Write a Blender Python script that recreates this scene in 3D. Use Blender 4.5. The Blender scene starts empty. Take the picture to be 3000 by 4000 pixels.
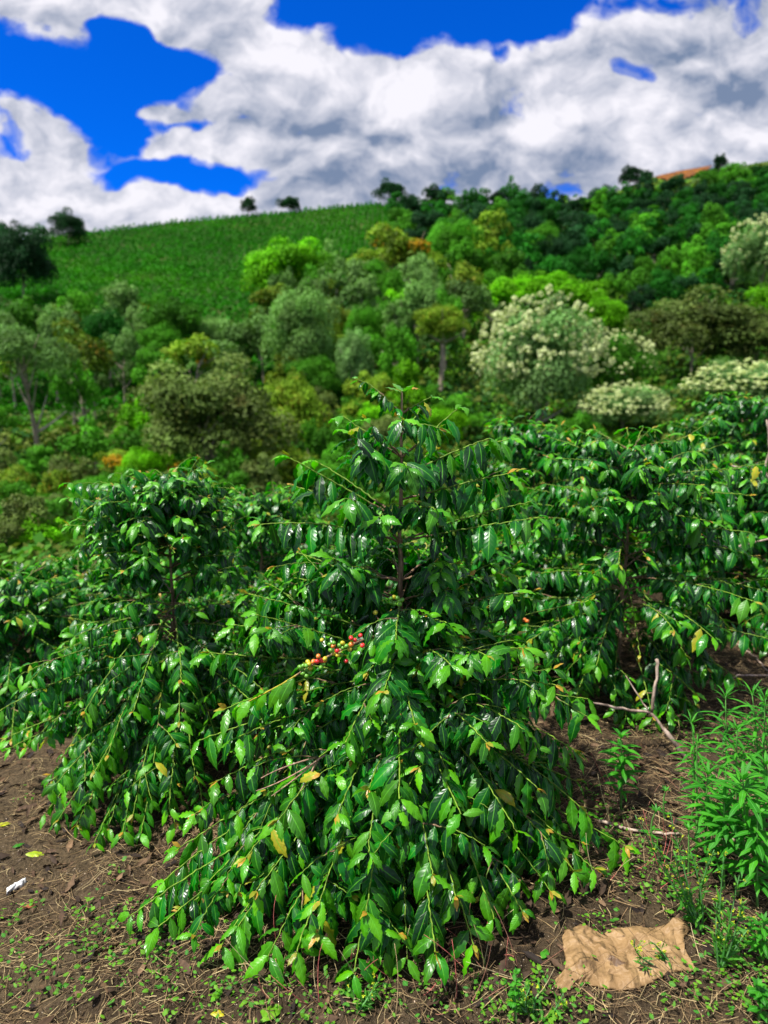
import bpy, math, random
import numpy as np
from mathutils import Vector, Matrix

random.seed(7)
RNG = np.random.default_rng(11)
sc = bpy.context.scene
R = math.radians
PI = math.pi

# ------------------------------------------------------------------ camera
CAM_H, PITCH, F = 1.60, R(10.0), 2667.0
cam_d = bpy.data.cameras.new('camera')
cam = bpy.data.objects.new('camera', cam_d)
sc.collection.objects.link(cam)
cam.location = (0, 0, CAM_H)
cam.rotation_euler = (R(90) - PITCH, 0, 0)
cam_d.sensor_fit = 'VERTICAL'; cam_d.sensor_height = 36.0; cam_d.lens = 24.0
cam_d.clip_start = 0.05; cam_d.clip_end = 6000
cam_d.dof.use_dof = True; cam_d.dof.focus_distance = 2.12; cam_d.dof.aperture_fstop = 2.2
sc.camera = cam

# ------------------------------------------------------------------ exposure
sc.view_settings.view_transform = 'Standard'
sc.view_settings.look = 'None'
sc.view_settings.exposure = 0.86
sc.view_settings.gamma = 1.0
sc.cycles.max_bounces = 7
sc.cycles.diffuse_bounces = 3
sc.cycles.glossy_bounces = 2
sc.cycles.transmission_bounces = 3
sc.cycles.use_denoising = True

# ------------------------------------------------------------------ sun
SUN_EL, SUN_ROT = R(63), R(244)      # rotation measured clockwise from +Y: high, from the left
sv = Vector((math.sin(SUN_ROT) * math.cos(SUN_EL), math.cos(SUN_ROT) * math.cos(SUN_EL), math.sin(SUN_EL)))
sl = bpy.data.lights.new('sun', 'SUN'); sl.energy = 4.6; sl.angle = R(1.2); sl.color = (1.0, 0.965, 0.89)
so = bpy.data.objects.new('sun', sl); sc.collection.objects.link(so)
so.rotation_euler = sv.to_track_quat('Z', 'Y').to_euler()
so.location = (0, 0, 30)


# ------------------------------------------------------------------ node helper
class NT:
    def __init__(self, nt):
        self.nt = nt; self.n = nt.nodes; self.l = nt.links
    def node(self, t, **kw):
        n = self.n.new(t)
        for k, v in kw.items():
            setattr(n, k, v)
        return n
    def set(self, sock, v):
        if v is None: return
        if isinstance(v, bpy.types.NodeSocket): self.l.new(v, sock)
        else: sock.default_value = v
    def math(self, op, a, b=None, c=None, clamp=False):
        n = self.node('ShaderNodeMath', operation=op); n.use_clamp = clamp
        self.set(n.inputs[0], a); self.set(n.inputs[1], b)
        if c is not None: self.set(n.inputs[2], c)
        return n.outputs[0]
    def vmath(self, op, a, b=None, out=0):
        n = self.node('ShaderNodeVectorMath', operation=op)
        self.set(n.inputs[0], a); self.set(n.inputs[1], b)
        return n.outputs[out]
    def mix(self, f, a, b, mode='MIX'):
        n = self.node('ShaderNodeMix', data_type='RGBA', blend_type=mode)
        self.set(n.inputs[0], f)
        for s, v in ((n.inputs[6], a), (n.inputs[7], b)):
            if isinstance(v, tuple) and len(v) == 3: v = v + (1,)
            self.set(s, v)
        return n.outputs[2]
    def ramp(self, f, lo, hi, a=0.0, b=1.0, smooth=True):
        n = self.node('ShaderNodeMapRange')
        n.interpolation_type = 'SMOOTHSTEP' if smooth else 'LINEAR'
        self.set(n.inputs[0], f)
        for i, v in enumerate((lo, hi, a, b)): self.set(n.inputs[i + 1], v)
        return n.outputs[0]
    def noise(self, vec, scale, detail=4, rough=0.5, dist=0.0, out=0):
        n = self.node('ShaderNodeTexNoise')
        if vec is not None: self.set(n.inputs['Vector'], vec)
        self.set(n.inputs['Scale'], scale); self.set(n.inputs['Detail'], detail)
        self.set(n.inputs['Roughness'], rough); self.set(n.inputs['Distortion'], dist)
        return n.outputs[out]
    def bump(self, h, strength=0.5, dist=0.01):
        n = self.node('ShaderNodeBump')
        self.set(n.inputs['Height'], h); self.set(n.inputs['Strength'], strength); self.set(n.inputs['Distance'], dist)
        return n.outputs[0]


# ------------------------------------------------------------------ world: Nishita sky with procedural clouds
def gn(px, py):
    """photo pixel -> gnomonic sky coordinates (x/y, z/y) of that direction"""
    d = ray(px, py); return d[0] / d[1], d[2] / d[1]

def ray(px, py):
    x = (px - 1500) / F; y = (2000 - py) / F
    return np.array([x, math.cos(PITCH) + y * math.sin(PITCH), -math.sin(PITCH) + y * math.cos(PITCH)])

world = bpy.data.worlds.new('World'); sc.world = world; world.use_nodes = True
world.node_tree.nodes.clear()
W = NT(world.node_tree)
tc = W.node('ShaderNodeTexCoord').outputs['Generated']
sky = W.node('ShaderNodeTexSky', sky_type='NISHITA')
sky.sun_disc = False; sky.sun_elevation = SUN_EL; sky.sun_rotation = SUN_ROT
sky.altitude = 1500; sky.air_density = 1.0; sky.dust_density = 0.3; sky.ozone_density = 3.0
sep = W.node('ShaderNodeSeparateXYZ'); W.l.new(tc, sep.inputs[0])
X, Y, Z = sep.outputs
yc = W.math('MAXIMUM', Y, 0.15)
U = W.math('DIVIDE', X, yc); V = W.math('DIVIDE', Z, yc)
# a cloud deck: coordinates on a plane overhead give perspective towards the horizon
com = W.node('ShaderNodeCombineXYZ')
W.l.new(U, com.inputs[0]); W.l.new(W.math('MULTIPLY', V, 1.35), com.inputs[1])
back = W.ramp(Y, 0.1, 0.2)
cvec = W.node('ShaderNodeMix', data_type='VECTOR')
W.l.new(back, cvec.inputs[0]); W.l.new(tc, cvec.inputs[4]); W.l.new(com.outputs[0], cvec.inputs[5])
cv = cvec.outputs[1]
# warp
wn = W.noise(cv, 6.0, 4, 0.52, 0, 1)
wv = W.vmath('SCALE', W.vmath('SUBTRACT', wn, (0.5, 0.5, 0.5)))
wv.node.inputs['Scale'].default_value = 0.13
pv = W.vmath('ADD', cv, wv)
wsep = W.node('ShaderNodeSeparateXYZ'); W.l.new(pv, wsep.inputs[0])
wU = wsep.outputs[0]; wV = W.math('DIVIDE', wsep.outputs[1], 1.35)

def ellipse(px, py, rx, ry, ang=0.0, soft=1.0):
    """soft blob 1 at centre -> 0 at the rim, in sky directions"""
    cx, cy = gn(px, py)
    du = W.math('SUBTRACT', wU, cx); dv = W.math('SUBTRACT', wV, cy)
    ca, sa = math.cos(R(ang)), math.sin(R(ang))
    a = W.math('MULTIPLY', W.math('ADD', W.math('MULTIPLY', du, ca), W.math('MULTIPLY', dv, sa)), F * 0.93 / rx)
    b = W.math('MULTIPLY', W.math('SUBTRACT', W.math('MULTIPLY', dv, ca), W.math('MULTIPLY', du, sa)), F * 0.93 / ry)
    r2 = W.math('ADD', W.math('MULTIPLY', a, a), W.math('MULTIPLY', b, b))
    return W.ramp(r2, 0.0, 1.6, 1.0, 0.0)

def total(lst):
    acc = None
    for e, w in lst:
        t = W.math('MULTIPLY', e, w)
        acc = t if acc is None else W.math('ADD', acc, t)
    return acc

def dens(vec):
    big = W.noise(vec, 9.5, 9, 0.56, 0.0)
    return big
d0 = dens(pv)
off = W.vmath('ADD', pv, (-0.012, 0.030, 0.0))
d1 = dens(off)
blue = [  # holes where the blue shows
    (ellipse(330, 310, 500, 250, -8), 1.0), (ellipse(20, 200, 220, 220, 0), .55), (ellipse(640, 220, 300, 130, -22), .9),
    (ellipse(760, 668, 330, 60, 3), 0.95), (ellipse(560, 560, 230, 110, 0), .5),(ellipse(1010, 700, 110, 50, 0), .5),
    (ellipse(1750, 60, 560, 130, 2), 1.1), (ellipse(1520, 120, 230, 90, -20), .5), (ellipse(1250, 20, 200, 70, 0), .7),(ellipse(2150, 40, 300, 70, 0), .5),
    (ellipse(2450, 275, 60, 30, -8), .45), (ellipse(2660, 470, 130, 38, -18), .62), (ellipse(2650, 590, 90, 22, 0), .55),
    (ellipse(1940, 235, 60, 30, -10), .5), (ellipse(40, 570, 90, 36, 0), .6), (ellipse(700, 500, 90, 60, 0), .25), (ellipse(2540, 30, 140, 60, 0), .5),
]
cloud = [
    (ellipse(560, 30, 300, 75, -8), 1.2), (ellipse(980, 250, 200, 120, -30), .5), (ellipse(200, 490, 260, 60, -22), .9), (ellipse(3000, 500, 500, 400, 0), .4),
    (ellipse(170, 80, 210, 120, -30), 1.35), (ellipse(450, 215, 62, 55, 0), 1.0), (ellipse(760, 560, 290, 70, 2), .95),
    (ellipse(640, 480, 100, 120, 0), 1.0), (ellipse(760, 370, 200, 60, 0), 1.1), (ellipse(1250, 420, 420, 420, 0), .5), (ellipse(2200, 420, 700, 330, 0), .35),
    (ellipse(150, 720, 500, 150, -6), .5), (ellipse(620, 790, 420, 60, 0), .4), (ellipse(1400, 40, 150, 60, 20), .35), (ellipse(2350, 110, 330, 90, 12), .5),
    (ellipse(90, 520, 200, 50, -20), .5), (ellipse(900, 60, 330, 110, -10), .35),
]
cov = W.math('ADD', W.math('SUBTRACT', 0.66, total(blue)), total(cloud))
fld = W.math('ADD', W.math('MULTIPLY', W.math('SUBTRACT', d0, 0.5), 3.1), cov)
mask = W.ramp(fld, 0.14, 0.60)
thick = W.ramp(fld, 0.35, 1.25)
# relief of the billows, lit from above, plus broad grey bellies
rel = W.math('MULTIPLY', W.math('SUBTRACT', d0, d1), 6.0)
belly = W.noise(pv, 3.1, 4, 0.55, 0.6)
bel = W.ramp(belly, 0.36, 0.66)
dark = [(ellipse(1330, 620, 260, 200, 0), .75), (ellipse(1850, 600, 160, 230, 0), .8), (ellipse(2300, 620, 150, 130, 0), .6),
        (ellipse(2850, 170, 330, 210, -20), .85), (ellipse(1050, 430, 330, 60, 0), .55), (ellipse(1550, 700, 700, 60, 0), .45),(ellipse(300, 690, 260, 60, -5), .4)]
brt = [(ellipse(1680, 370, 210, 90, 0), .6), (ellipse(2190, 430, 150, 90, 0), .75), (ellipse(2500, 600, 130, 90, 0), .6),
       (ellipse(1230, 150, 200, 130, 0), .4), (ellipse(600, 770, 330, 60, 0), .5), (ellipse(330, 650, 120, 50, 0), .4), (ellipse(2300, 90, 300, 60, 10), .4), (ellipse(700, 550, 250, 60, 0), .4)]
lum = W.math('ADD', W.math('SUBTRACT', W.math('MULTIPLY', bel, 0.45), total(dark)), total(brt))
lum = W.math('ADD', W.math('ADD', lum, rel), 0.30)
lum = W.ramp(lum, -0.95, 1.25, 0.0, 1.0, False)
ccol = W.mix(lum, (0.108, 0.145, 0.225), (0.525, 0.515, 0.555))
# blue: the Nishita colour, as deep as in the photograph
hs = W.node('ShaderNodeHueSaturation'); W.l.new(sky.outputs[0], hs.inputs['Color'])
hs.inputs['Saturation'].default_value = 1.0; hs.inputs['Value'].default_value = 1.0
skycol = W.mix(1.0, hs.outputs[0], (0.008, 0.62, 2.0), 'MULTIPLY')
sky_lin = W.vmath('SCALE', skycol); sky_lin.node.inputs['Scale'].default_value = 0.058
mixc = W.mix(W.math('MULTIPLY', mask, W.ramp(thick, 0.0, 0.30, 0.55, 1.0)), sky_lin, ccol)
up = W.ramp(Z, -0.12, 0.0)
mixc = W.mix(up, (0.05, 0.08, 0.03), mixc)
bg = W.node('ShaderNodeBackground'); W.l.new(mixc, bg.inputs[0]); bg.inputs[1].default_value = 1.0
wo = W.node('ShaderNodeOutputWorld'); W.l.new(bg.outputs[0], wo.inputs[0])
world.cycles.sampling_method = 'MANUAL'; world.cycles.sample_map_resolution = 512


# ------------------------------------------------------------------ numpy noise and terrain
def _hash(ix, iy, s):
    h = (ix.astype(np.int64) * 374761393 + iy.astype(np.int64) * 668265263 + s * 974711) & 0xFFFFFFFF
    h = ((h ^ (h >> 13)) * 1274126177) & 0xFFFFFFFF
    return ((h ^ (h >> 16)) & 0xFFFF) / 65535.0

def vnoise(x, y, s=0):
    ix = np.floor(x); iy = np.floor(y); fx = x - ix; fy = y - iy
    fx = fx * fx * (3 - 2 * fx); fy = fy * fy * (3 - 2 * fy)
    a = _hash(ix, iy, s); b = _hash(ix + 1, iy, s); c = _hash(ix, iy + 1, s); d = _hash(ix + 1, iy + 1, s)
    return (a * (1 - fx) + b * fx) * (1 - fy) + (c * (1 - fx) + d * fx) * fy - 0.5

def fbm(x, y, oct=4, s=0, g=0.5):
    t = 0; a = 1.0
    for i in range(oct):
        t = t + a * vnoise(x * 2 ** i + 17.3 * i, y * 2 ** i - 9.1 * i, s + i); a *= g
    return t

def sstep(x, a, b):
    t = np.clip((x - a) / (b - a), 0, 1); return t * t * (3 - 2 * t)

SKY_PX = [(-2200, 1000), (-800, 960), (0, 935), (350, 902), (700, 862), (1000, 836), (1250, 812), (1450, 792), (1600, 800), (1900, 792),
          (2200, 788), (2400, 745), (2500, 715), (2570, 690), (2650, 672), (2780, 650), (2900, 640), (3000, 622), (3600, 560), (5200, 700)]
_az, _el = [], []
for a_, b_ in SKY_PX:
    r_ = ray(a_, b_); _az.append(math.atan2(r_[0], r_[1])); _el.append(math.atan2(r_[2], math.hypot(r_[0], r_[1])))
ED = np.array([0, 9, 14, 20, 30, 45, 70, 110, 160, 250.])
EE = np.array([-20, -12, -13.5, -13, -11, -7.5, -2.2, 3.0, 7.8, 12.6])
RIDGE = 250.0

def terrain(x, y):
    x = np.asarray(x, float); y = np.asarray(y, float)
    d = np.hypot(x, y); az = np.arctan2(x, y)
    near = 0.10 * np.minimum(x, 0) + 0.045 * np.maximum(x, 0) - 0.010 * np.clip(y - 2, 0, 9)
    near = near + 0.035 * fbm(x * 0.9, y * 0.9, 3, 5)
    amp = sstep(d, 0.2, 1.0) * (1 - sstep(d, 7, 16))
    near = near + amp * (0.034 * fbm(x * 6, y * 6, 3, 21) + 0.020 * np.abs(fbm(x * 20, y * 20, 3, 33)))
    sk = np.interp(az, _az, _el)
    dd = np.minimum(d, RIDGE)
    e = np.interp(dd, ED, EE) + (np.degrees(sk) - 12.6) * sstep(dd, 35, RIDGE) ** 0.8
    far = CAM_H + dd * np.tan(np.radians(e))
    far = far + (1 - sstep(d, RIDGE - 60, RIDGE - 5)) * sstep(d, 25, 60) * 2.5 * fbm(x * 0.03, y * 0.03, 3, 50)
    far = far - 0.22 * np.clip(d - RIDGE, 0, 500)
    w = sstep(d, 7.0, 14.0)
    behind = sstep(np.abs(az), R(80), R(130))
    far = far * (1 - behind) + (-2.0 + 0.0 * d) * behind
    return near * (1 - w) + far * w

def tz(x, y): return float(terrain(x, y))

def P(px, py, Yd):
    r = ray(px, py); return np.array([0, 0, CAM_H]) + r * (Yd / r[1])

def hit(px, py, h=0.0, dmin=0.9, dmax=248):
    """where the view line of a photo pixel meets the ground (raised by h)"""
    r = ray(px, py); o = np.array([0, 0, CAM_H])
    hor = math.hypot(r[0], r[1])
    ds = np.concatenate([np.linspace(dmin, 12, 900), np.linspace(12, dmax, 1500)])
    pts = o[None] + r[None] * (ds / hor)[:, None]
    g = terrain(pts[:, 0], pts[:, 1]) + h
    k = np.where(pts[:, 2] <= g)[0]
    k = k[0] if len(k) else len(ds) - 1
    p = pts[k]; return np.array([p[0], p[1], tz(p[0], p[1])])


# ------------------------------------------------------------------ mesh helpers
def mk_mesh(name, v, q, uv=None, col=None, smooth=True):
    """v (n,3), q list of arrays of faces (each (m,k)), uv (n,2), col (n,3)"""
    if not isinstance(q, list): q = [q]
    q = [a for a in q if len(a)]
    me = bpy.data.meshes.new(name)
    v = np.asarray(v, np.float32)
    me.vertices.add(len(v)); me.vertices.foreach_set('co', v.ravel())
    li = np.concatenate([a.ravel() for a in q]).astype(np.int32)
    starts = []; s = 0
    for a in q:
        starts.append(s + np.arange(len(a)) * a.shape[1]); s += a.size
    st = np.concatenate(starts).astype(np.int32)
    me.loops.add(len(li)); me.loops.foreach_set('vertex_index', li)
    me.polygons.add(len(st)); me.polygons.foreach_set('loop_start', st)
    if smooth: me.polygons.foreach_set('use_smooth', np.ones(len(st), bool))
    me.update(calc_edges=True)
    if uv is not None:
        l = me.uv_layers.new(name='UVMap')
        l.data.foreach_set('uv', np.asarray(uv, np.float32)[li].ravel())
    if col is not None:
        a = me.attributes.new('tint', 'FLOAT_COLOR', 'POINT')
        c = np.ones((len(v), 4), np.float32); c[:, :3] = col
        a.data.foreach_set('color', c.ravel())
    return me

def link(name, me, mat=None, parent=None, loc=None):
    o = bpy.data.objects.new(name, me); sc.collection.objects.link(o)
    if mat is not None and me is not None and not me.materials: me.materials.append(mat)
    if parent is not None: o.parent = parent
    if loc is not None: o.location = loc
    return o

def tag(o, label=None, cat=None, group=None, kind=None):
    if label: o['label'] = label
    if cat: o['category'] = cat
    if group: o['group'] = group
    if kind: o['kind'] = kind
    return o

def empty(name, loc, label, cat, group=None, rz=0.0):
    o = bpy.data.objects.new(name, None); sc.collection.objects.link(o)
    o.location = loc; o.rotation_euler = (0, 0, rz); o.empty_display_size = .1
    return tag(o, label, cat, group)

def norm(a):
    return a / np.maximum(np.linalg.norm(a, axis=-1, keepdims=True), 1e-9)

class Geo:
    """collects quads / tris with uv and tint"""
    def __init__(self): self.v = []; self.q = []; self.t = []; self.uv = []; self.c = []; self.n = 0
    def add(self, v, q=None, t=None, uv=None, c=None):
        v = np.asarray(v, float); m = len(v)
        self.v.append(v)
        if q is not None and len(q): self.q.append(np.asarray(q) + self.n)
        if t is not None and len(t): self.t.append(np.asarray(t) + self.n)
        self.uv.append(np.zeros((m, 2)) if uv is None else uv)
        if c is None: c = np.ones((m, 3)) * .5
        self.c.append(np.broadcast_to(np.asarray(c, float), (m, 3)))
        self.n += m
    def mesh(self, name, origin=None, smooth=True):
        v = np.concatenate(self.v)
        if origin is not None: v = v - np.asarray(origin)[None]
        qs = []
        if self.q: qs.append(np.concatenate(self.q))
        if self.t: qs.append(np.concatenate(self.t))
        return mk_mesh(name, v, qs, np.concatenate(self.uv), np.concatenate(self.c), smooth)

def tube(g, pts, rad, k=6, col=(.5, .5, .5)):
    pts = np.asarray(pts, float); n = len(pts)
    rad = np.broadcast_to(np.asarray(rad, float), (n,)).copy()
    tan = norm(np.gradient(pts, axis=0))
    ref = np.array([0, 0, 1.0]) if abs(tan[0][2]) < .9 else np.array([1.0, 0, 0])
    s = np.cross(tan[0], ref); s /= np.linalg.norm(s)
    S = []
    for i in range(n):
        s = s - tan[i] * np.dot(s, tan[i]); s /= max(np.linalg.norm(s), 1e-9); S.append(s)
    S = np.array(S); T = np.cross(tan, S)
    a = np.arange(k) / k * 2 * PI
    v = pts[:, None] + rad[:, None, None] * (np.cos(a)[None, :, None] * S[:, None] + np.sin(a)[None, :, None] * T[:, None])
    v = v.reshape(-1, 3)
    i, j = np.meshgrid(np.arange(n - 1), np.arange(k), indexing='ij')
    q = np.stack([i * k + j, i * k + (j + 1) % k, (i + 1) * k + (j + 1) % k, (i + 1) * k + j], -1).reshape(-1, 4)
    v = np.vstack([v, pts[-1] + tan[-1] * rad[-1] * .6, pts[0]])
    t = [[(n - 1) * k + j, (n - 1) * k + (j + 1) % k, n * k] for j in range(k)] + [[(j + 1) % k, j, n * k + 1] for j in range(k)]
    L = np.concatenate([[0], np.cumsum(np.linalg.norm(np.diff(pts, axis=0), axis=1))])
    uv = np.zeros((len(v), 2)); uv[:n * k, 0] = np.repeat(L, k); uv[:n * k, 1] = np.tile(a / (2 * PI), n)
    g.add(v, q, np.array(t), uv, col)

def leaves(g, p0, d, nrm, L, Wd, bend, fold, amp, freq, phase, col, nu=10, nv=4, shape=1.0, tipc=None, twist=0.0):
    """many leaf blades at once: every argument has one row per leaf"""
    N = len(p0)
    if N == 0: return
    d = norm(d); nrm = norm(nrm - d * np.sum(nrm * d, 1, keepdims=True)); s = np.cross(d, nrm)
    u = np.linspace(0, 1, nu + 1); v = np.linspace(-1, 1, nv + 1)
    th = bend[:, None] * (u[None] ** 1.15)
    dirs = np.cos(th)[..., None] * d[:, None] - np.sin(th)[..., None] * nrm[:, None]
    nn = np.cos(th)[..., None] * nrm[:, None] + np.sin(th)[..., None] * d[:, None]
    step = (L / nu)[:, None, None]
    mid = (dirs[:, 1:] + dirs[:, :-1]) / 2 * step
    c = np.concatenate([np.zeros((N, 1, 3)), np.cumsum(mid, 1)], 1) + p0[:, None]
    w = np.sin(PI * np.clip(u, 0, 1) ** (0.88 * shape)) ** 0.9
    w = w * (1 - 0.30 * sstep(u, .72, .95)) * sstep(u, -0.02, .10)
    w = np.maximum(w, 0.012); w[0] = .03
    tw = (np.asarray(twist) * np.ones(N))[:, None] * u[None]
    ss = np.cos(tw)[..., None] * s[:, None] + np.sin(tw)[..., None] * nn
    n2 = -np.sin(tw)[..., None] * s[:, None] + np.cos(tw)[..., None] * nn
    av = np.abs(v)
    half = (Wd[:, None] * w[None])[:, :, None] * 0.5                     # N,nu+1,1
    wob = 1 + 0.10 * np.sin(2 * PI * (freq[:, None] * 1.0) * u[None] + phase[:, None] * 2)[:, :, None] * (av ** 3)[None, None]
    lat = half * v[None, None] * np.cos(fold)[:, None, None] * wob
    sgn = np.sign(v)
    wave = amp[:, None, None] * np.sin(2 * PI * freq[:, None, None] * u[None, :, None] + phase[:, None, None] + sgn[None, None] * 1.3) * (av ** 1.6)[None, None] * np.minimum(1, w * 1.6)[None, :, None]
    hgt = half * av[None, None] * np.sin(fold)[:, None, None] - half * 0.35 * (av ** 2.4)[None, None] + wave * Wd[:, None, None]
    pos = c[:, :, None] + lat[..., None] * ss[:, :, None] + hgt[..., None] * n2[:, :, None]
    m = (nu + 1) * (nv + 1)
    pos = pos.reshape(N * m, 3)
    i, j = np.meshgrid(np.arange(nu), np.arange(nv), indexing='ij')
    q1 = np.stack([i * (nv + 1) + j, (i + 1) * (nv + 1) + j, (i + 1) * (nv + 1) + j + 1, i * (nv + 1) + j + 1], -1).reshape(-1, 4)
    q = (np.arange(N)[:, None, None] * m + q1[None]).reshape(-1, 4)
    uu, vv = np.meshgrid(u, (v + 1) / 2, indexing='ij')
    uv = np.tile(np.stack([uu.ravel(), vv.ravel()], -1), (N, 1))
    cc = np.repeat(col, m, 0)
    g.add(pos, q, None, uv, cc)


# ------------------------------------------------------------------ materials
def new_mat(name):
    m = bpy.data.materials.new(name); m.use_nodes = True; m.node_tree.nodes.clear()
    return m, NT(m.node_tree)

def out(T, sh):
    o = T.node('ShaderNodeOutputMaterial'); T.l.new(sh, o.inputs[0])

def princ(T, col, rough=.5, nrm=None, spec=.5, coat=0, coat_r=.1):
    b = T.node('ShaderNodeBsdfPrincipled')
    if isinstance(col, tuple) and len(col) == 3: col = col + (1,)
    T.set(b.inputs['Base Color'], col); T.set(b.inputs['Roughness'], rough)
    T.set(b.inputs['Specular IOR Level'], spec)
    T.set(b.inputs['Coat Weight'], coat); T.set(b.inputs['Coat Roughness'], coat_r)
    if nrm is not None: T.l.new(nrm, b.inputs['Normal'])
    return b.outputs[0]

def leaf_material(name, rough=.28, spec=.5, trans=.28, vein=True, veinf=9.0, rib=(0.10, 0.40, 0.02), coat=0.0, spots=True, edge=0.5, tmul=(1.0, 1.7, 0.3)):
    m, T = new_mat(name)
    at = T.node('ShaderNodeAttribute', attribute_name='tint').outputs['Color']
    uvn = T.node('ShaderNodeUVMap'); uvn.uv_map = 'UVMap'
    s = T.node('ShaderNodeSeparateXYZ'); T.l.new(uvn.outputs[0], s.inputs[0])
    u = s.outputs[0]; v = s.outputs[1]
    av = T.math('MULTIPLY', T.math('ABSOLUTE', T.math('SUBTRACT', v, 0.5)), 2.0)
    oc = T.node('ShaderNodeTexCoord').outputs['Object']
    col = at
    no = T.noise(oc, 18, 3, .6)
    col = T.mix(1.0, col, T.mix(T.ramp(no, .3, .7), (0.72, 0.78, 0.72), (1.25, 1.2, 1.15)), 'MULTIPLY')
    h = None
    if vein:
        ph = T.math('SUBTRACT', T.math('MULTIPLY', u, veinf), T.math('MULTIPLY', av, 1.7))
        sn = T.math('SINE', T.math('MULTIPLY', ph, 2 * PI))
        line = T.ramp(sn, 0.80, 1.0)
        line = T.math('MULTIPLY', line, T.ramp(av, 0.6, 0.95, 1.0, 0.0))
        col = T.mix(T.math('MULTIPLY', line, .10), col, rib + (1,))
        mid = T.ramp(av, 0.03, 0.11, 1.0, 0.0)
        col = T.mix(T.math('MULTIPLY', mid, .75), col, rib + (1,))
        h = T.math('ADD', T.math('MULTIPLY', T.math('ABSOLUTE', T.math('SINE', T.math('MULTIPLY', ph, PI))), 1.0), T.math('MULTIPLY', mid, -1.2))
        ed = T.ramp(av, 0.86, 1.0)
        col = T.mix(T.math('MULTIPLY', ed, edge), col, (0.09, 0.40, 0.005, 1))  # margin lightened in the colour to imitate light through the thin blade
    if spots:
        sp = T.noise(oc, 42, 2, .5)
        col = T.mix(T.math('MULTIPLY', T.ramp(sp, .735, .77), .8), col, (0.22, 0.15, 0.03, 1))
    nm = T.bump(h, .28, .0012) if h is not None else None
    rg = T.ramp(T.noise(oc, 9, 2, .5), .3, .7, rough * .75, rough * 1.35)
    b = princ(T, col, rg, nm, spec, coat)
    tr = T.node('ShaderNodeBsdfTranslucent')
    T.l.new(T.mix(1.0, col, tmul + (1,), 'MULTIPLY'), tr.inputs[0])
    mx = T.node('ShaderNodeMixShader'); mx.inputs[0].default_value = trans
    T.l.new(b, mx.inputs[1]); T.l.new(tr.outputs[0], mx.inputs[2])
    out(T, mx.outputs[0]); return m

def bark_material(name, c1, c2, scale=30, rough=.8, tint=False):
    m, T = new_mat(name)
    oc = T.node('ShaderNodeTexCoord').outputs['Object']
    mp = T.node('ShaderNodeMapping'); T.l.new(oc, mp.inputs[0]); mp.inputs['Scale'].default_value = (1, 1, .25)
    n = T.noise(mp.outputs[0], scale, 5, .65)
    col = T.mix(T.ramp(n, .35, .65), c1, c2)
    if tint: col = T.mix(1.0, T.node('ShaderNodeAttribute', attribute_name='tint').outputs['Color'], T.mix(T.ramp(n, .35, .65), (.55, .55, .55), (1.4, 1.4, 1.4)), 'MULTIPLY')
    out(T, princ(T, col, rough, T.bump(n, .8, .01), .3)); return m

def tint_material(name, rough=.8, spec=.25, trans=0.0):
    m, T = new_mat(name)
    at = T.node('ShaderNodeAttribute', attribute_name='tint').outputs['Color']
    oc = T.node('ShaderNodeTexCoord').outputs['Object']
    n = T.noise(oc, 60, 3, .6)
    col = T.mix(1.0, at, T.mix(T.ramp(n, .3, .7), (.65, .65, .65), (1.3, 1.3, 1.3)), 'MULTIPLY')
    b = princ(T, col, rough, T.bump(n, .4, .004), spec)
    if trans:
        tr = T.node('ShaderNodeBsdfTranslucent'); T.l.new(col, tr.inputs[0])
        mx = T.node('ShaderNodeMixShader'); mx.inputs[0].default_value = trans
        T.l.new(b, mx.inputs[1]); T.l.new(tr.outputs[0], mx.inputs[2]); b = mx.outputs[0]
    out(T, b); return m

def crown_material(name, base, var=.35, warm=(0.25, 0.2, 0.03), warmth=0.0, trans=.2):
    m, T = new_mat(name)
    at = T.node('ShaderNodeAttribute', attribute_name='tint').outputs['Color']
    info = T.node('ShaderNodeObjectInfo')
    oc = T.node('ShaderNodeTexCoord').outputs['Object']
    n = T.noise(oc, 3.2, 3, .6)
    col = T.mix(1.0, at, base + (1,), 'MULTIPLY')
    rn = T.math('ADD', T.math('MULTIPLY', info.outputs['Random'], 2 * var), 1 - var)
    col = T.mix(1.0, col, T.vmath('SCALE', (1, 1, 1)), 'MULTIPLY')
    sc_ = col.node.inputs[7].links[0].from_node; T.l.new(rn, sc_.inputs['Scale'])
    if warmth: col = T.mix(T.math('MULTIPLY', T.ramp(n, .55, .72), warmth), col, warm + (1,))
    b = princ(T, col, .6, None, .08)
    tr = T.node('ShaderNodeBsdfTranslucent'); T.l.new(T.mix(1.0, col, (1.3, 1.5, .6, 1), 'MULTIPLY'), tr.inputs[0])
    mx = T.node('ShaderNodeMixShader'); mx.inputs[0].default_value = trans
    T.l.new(b, mx.inputs[1]); T.l.new(tr.outputs[0], mx.inputs[2])
    out(T, mx.outputs[0]); return m

M_LEAF = leaf_material('coffee_leaf', rough=.34, spec=.46, trans=.30)
M_LEAF_FAR = leaf_material('coffee_leaf_rear', rough=.34, spec=.42, trans=.3)
M_WEED = leaf_material('weed_leaf', rough=.5, spec=.3, trans=.35, veinf=5, rib=(0.12, 0.42, 0.08), spots=False, edge=.1)
M_DEAD = tint_material('dead_leaf', .75, .25, .1)
M_STRAW = tint_material('straw', .8, .25)
M_TWIG = bark_material('twig', (0, 0, 0), (0, 0, 0), 60, .55, True)
M_BARK = bark_material('coffee_bark', (0.10, 0.06, 0.035), (0.34, 0.24, 0.14), 40)
M_DRY = bark_material('dry_wood', (0.16, 0.11, 0.08), (0.48, 0.37, 0.29), 28)
M_TRUNK = bark_material('pale_trunk', (0.20, 0.16, 0.11), (0.52, 0.46, 0.34), 1.2)


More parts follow.
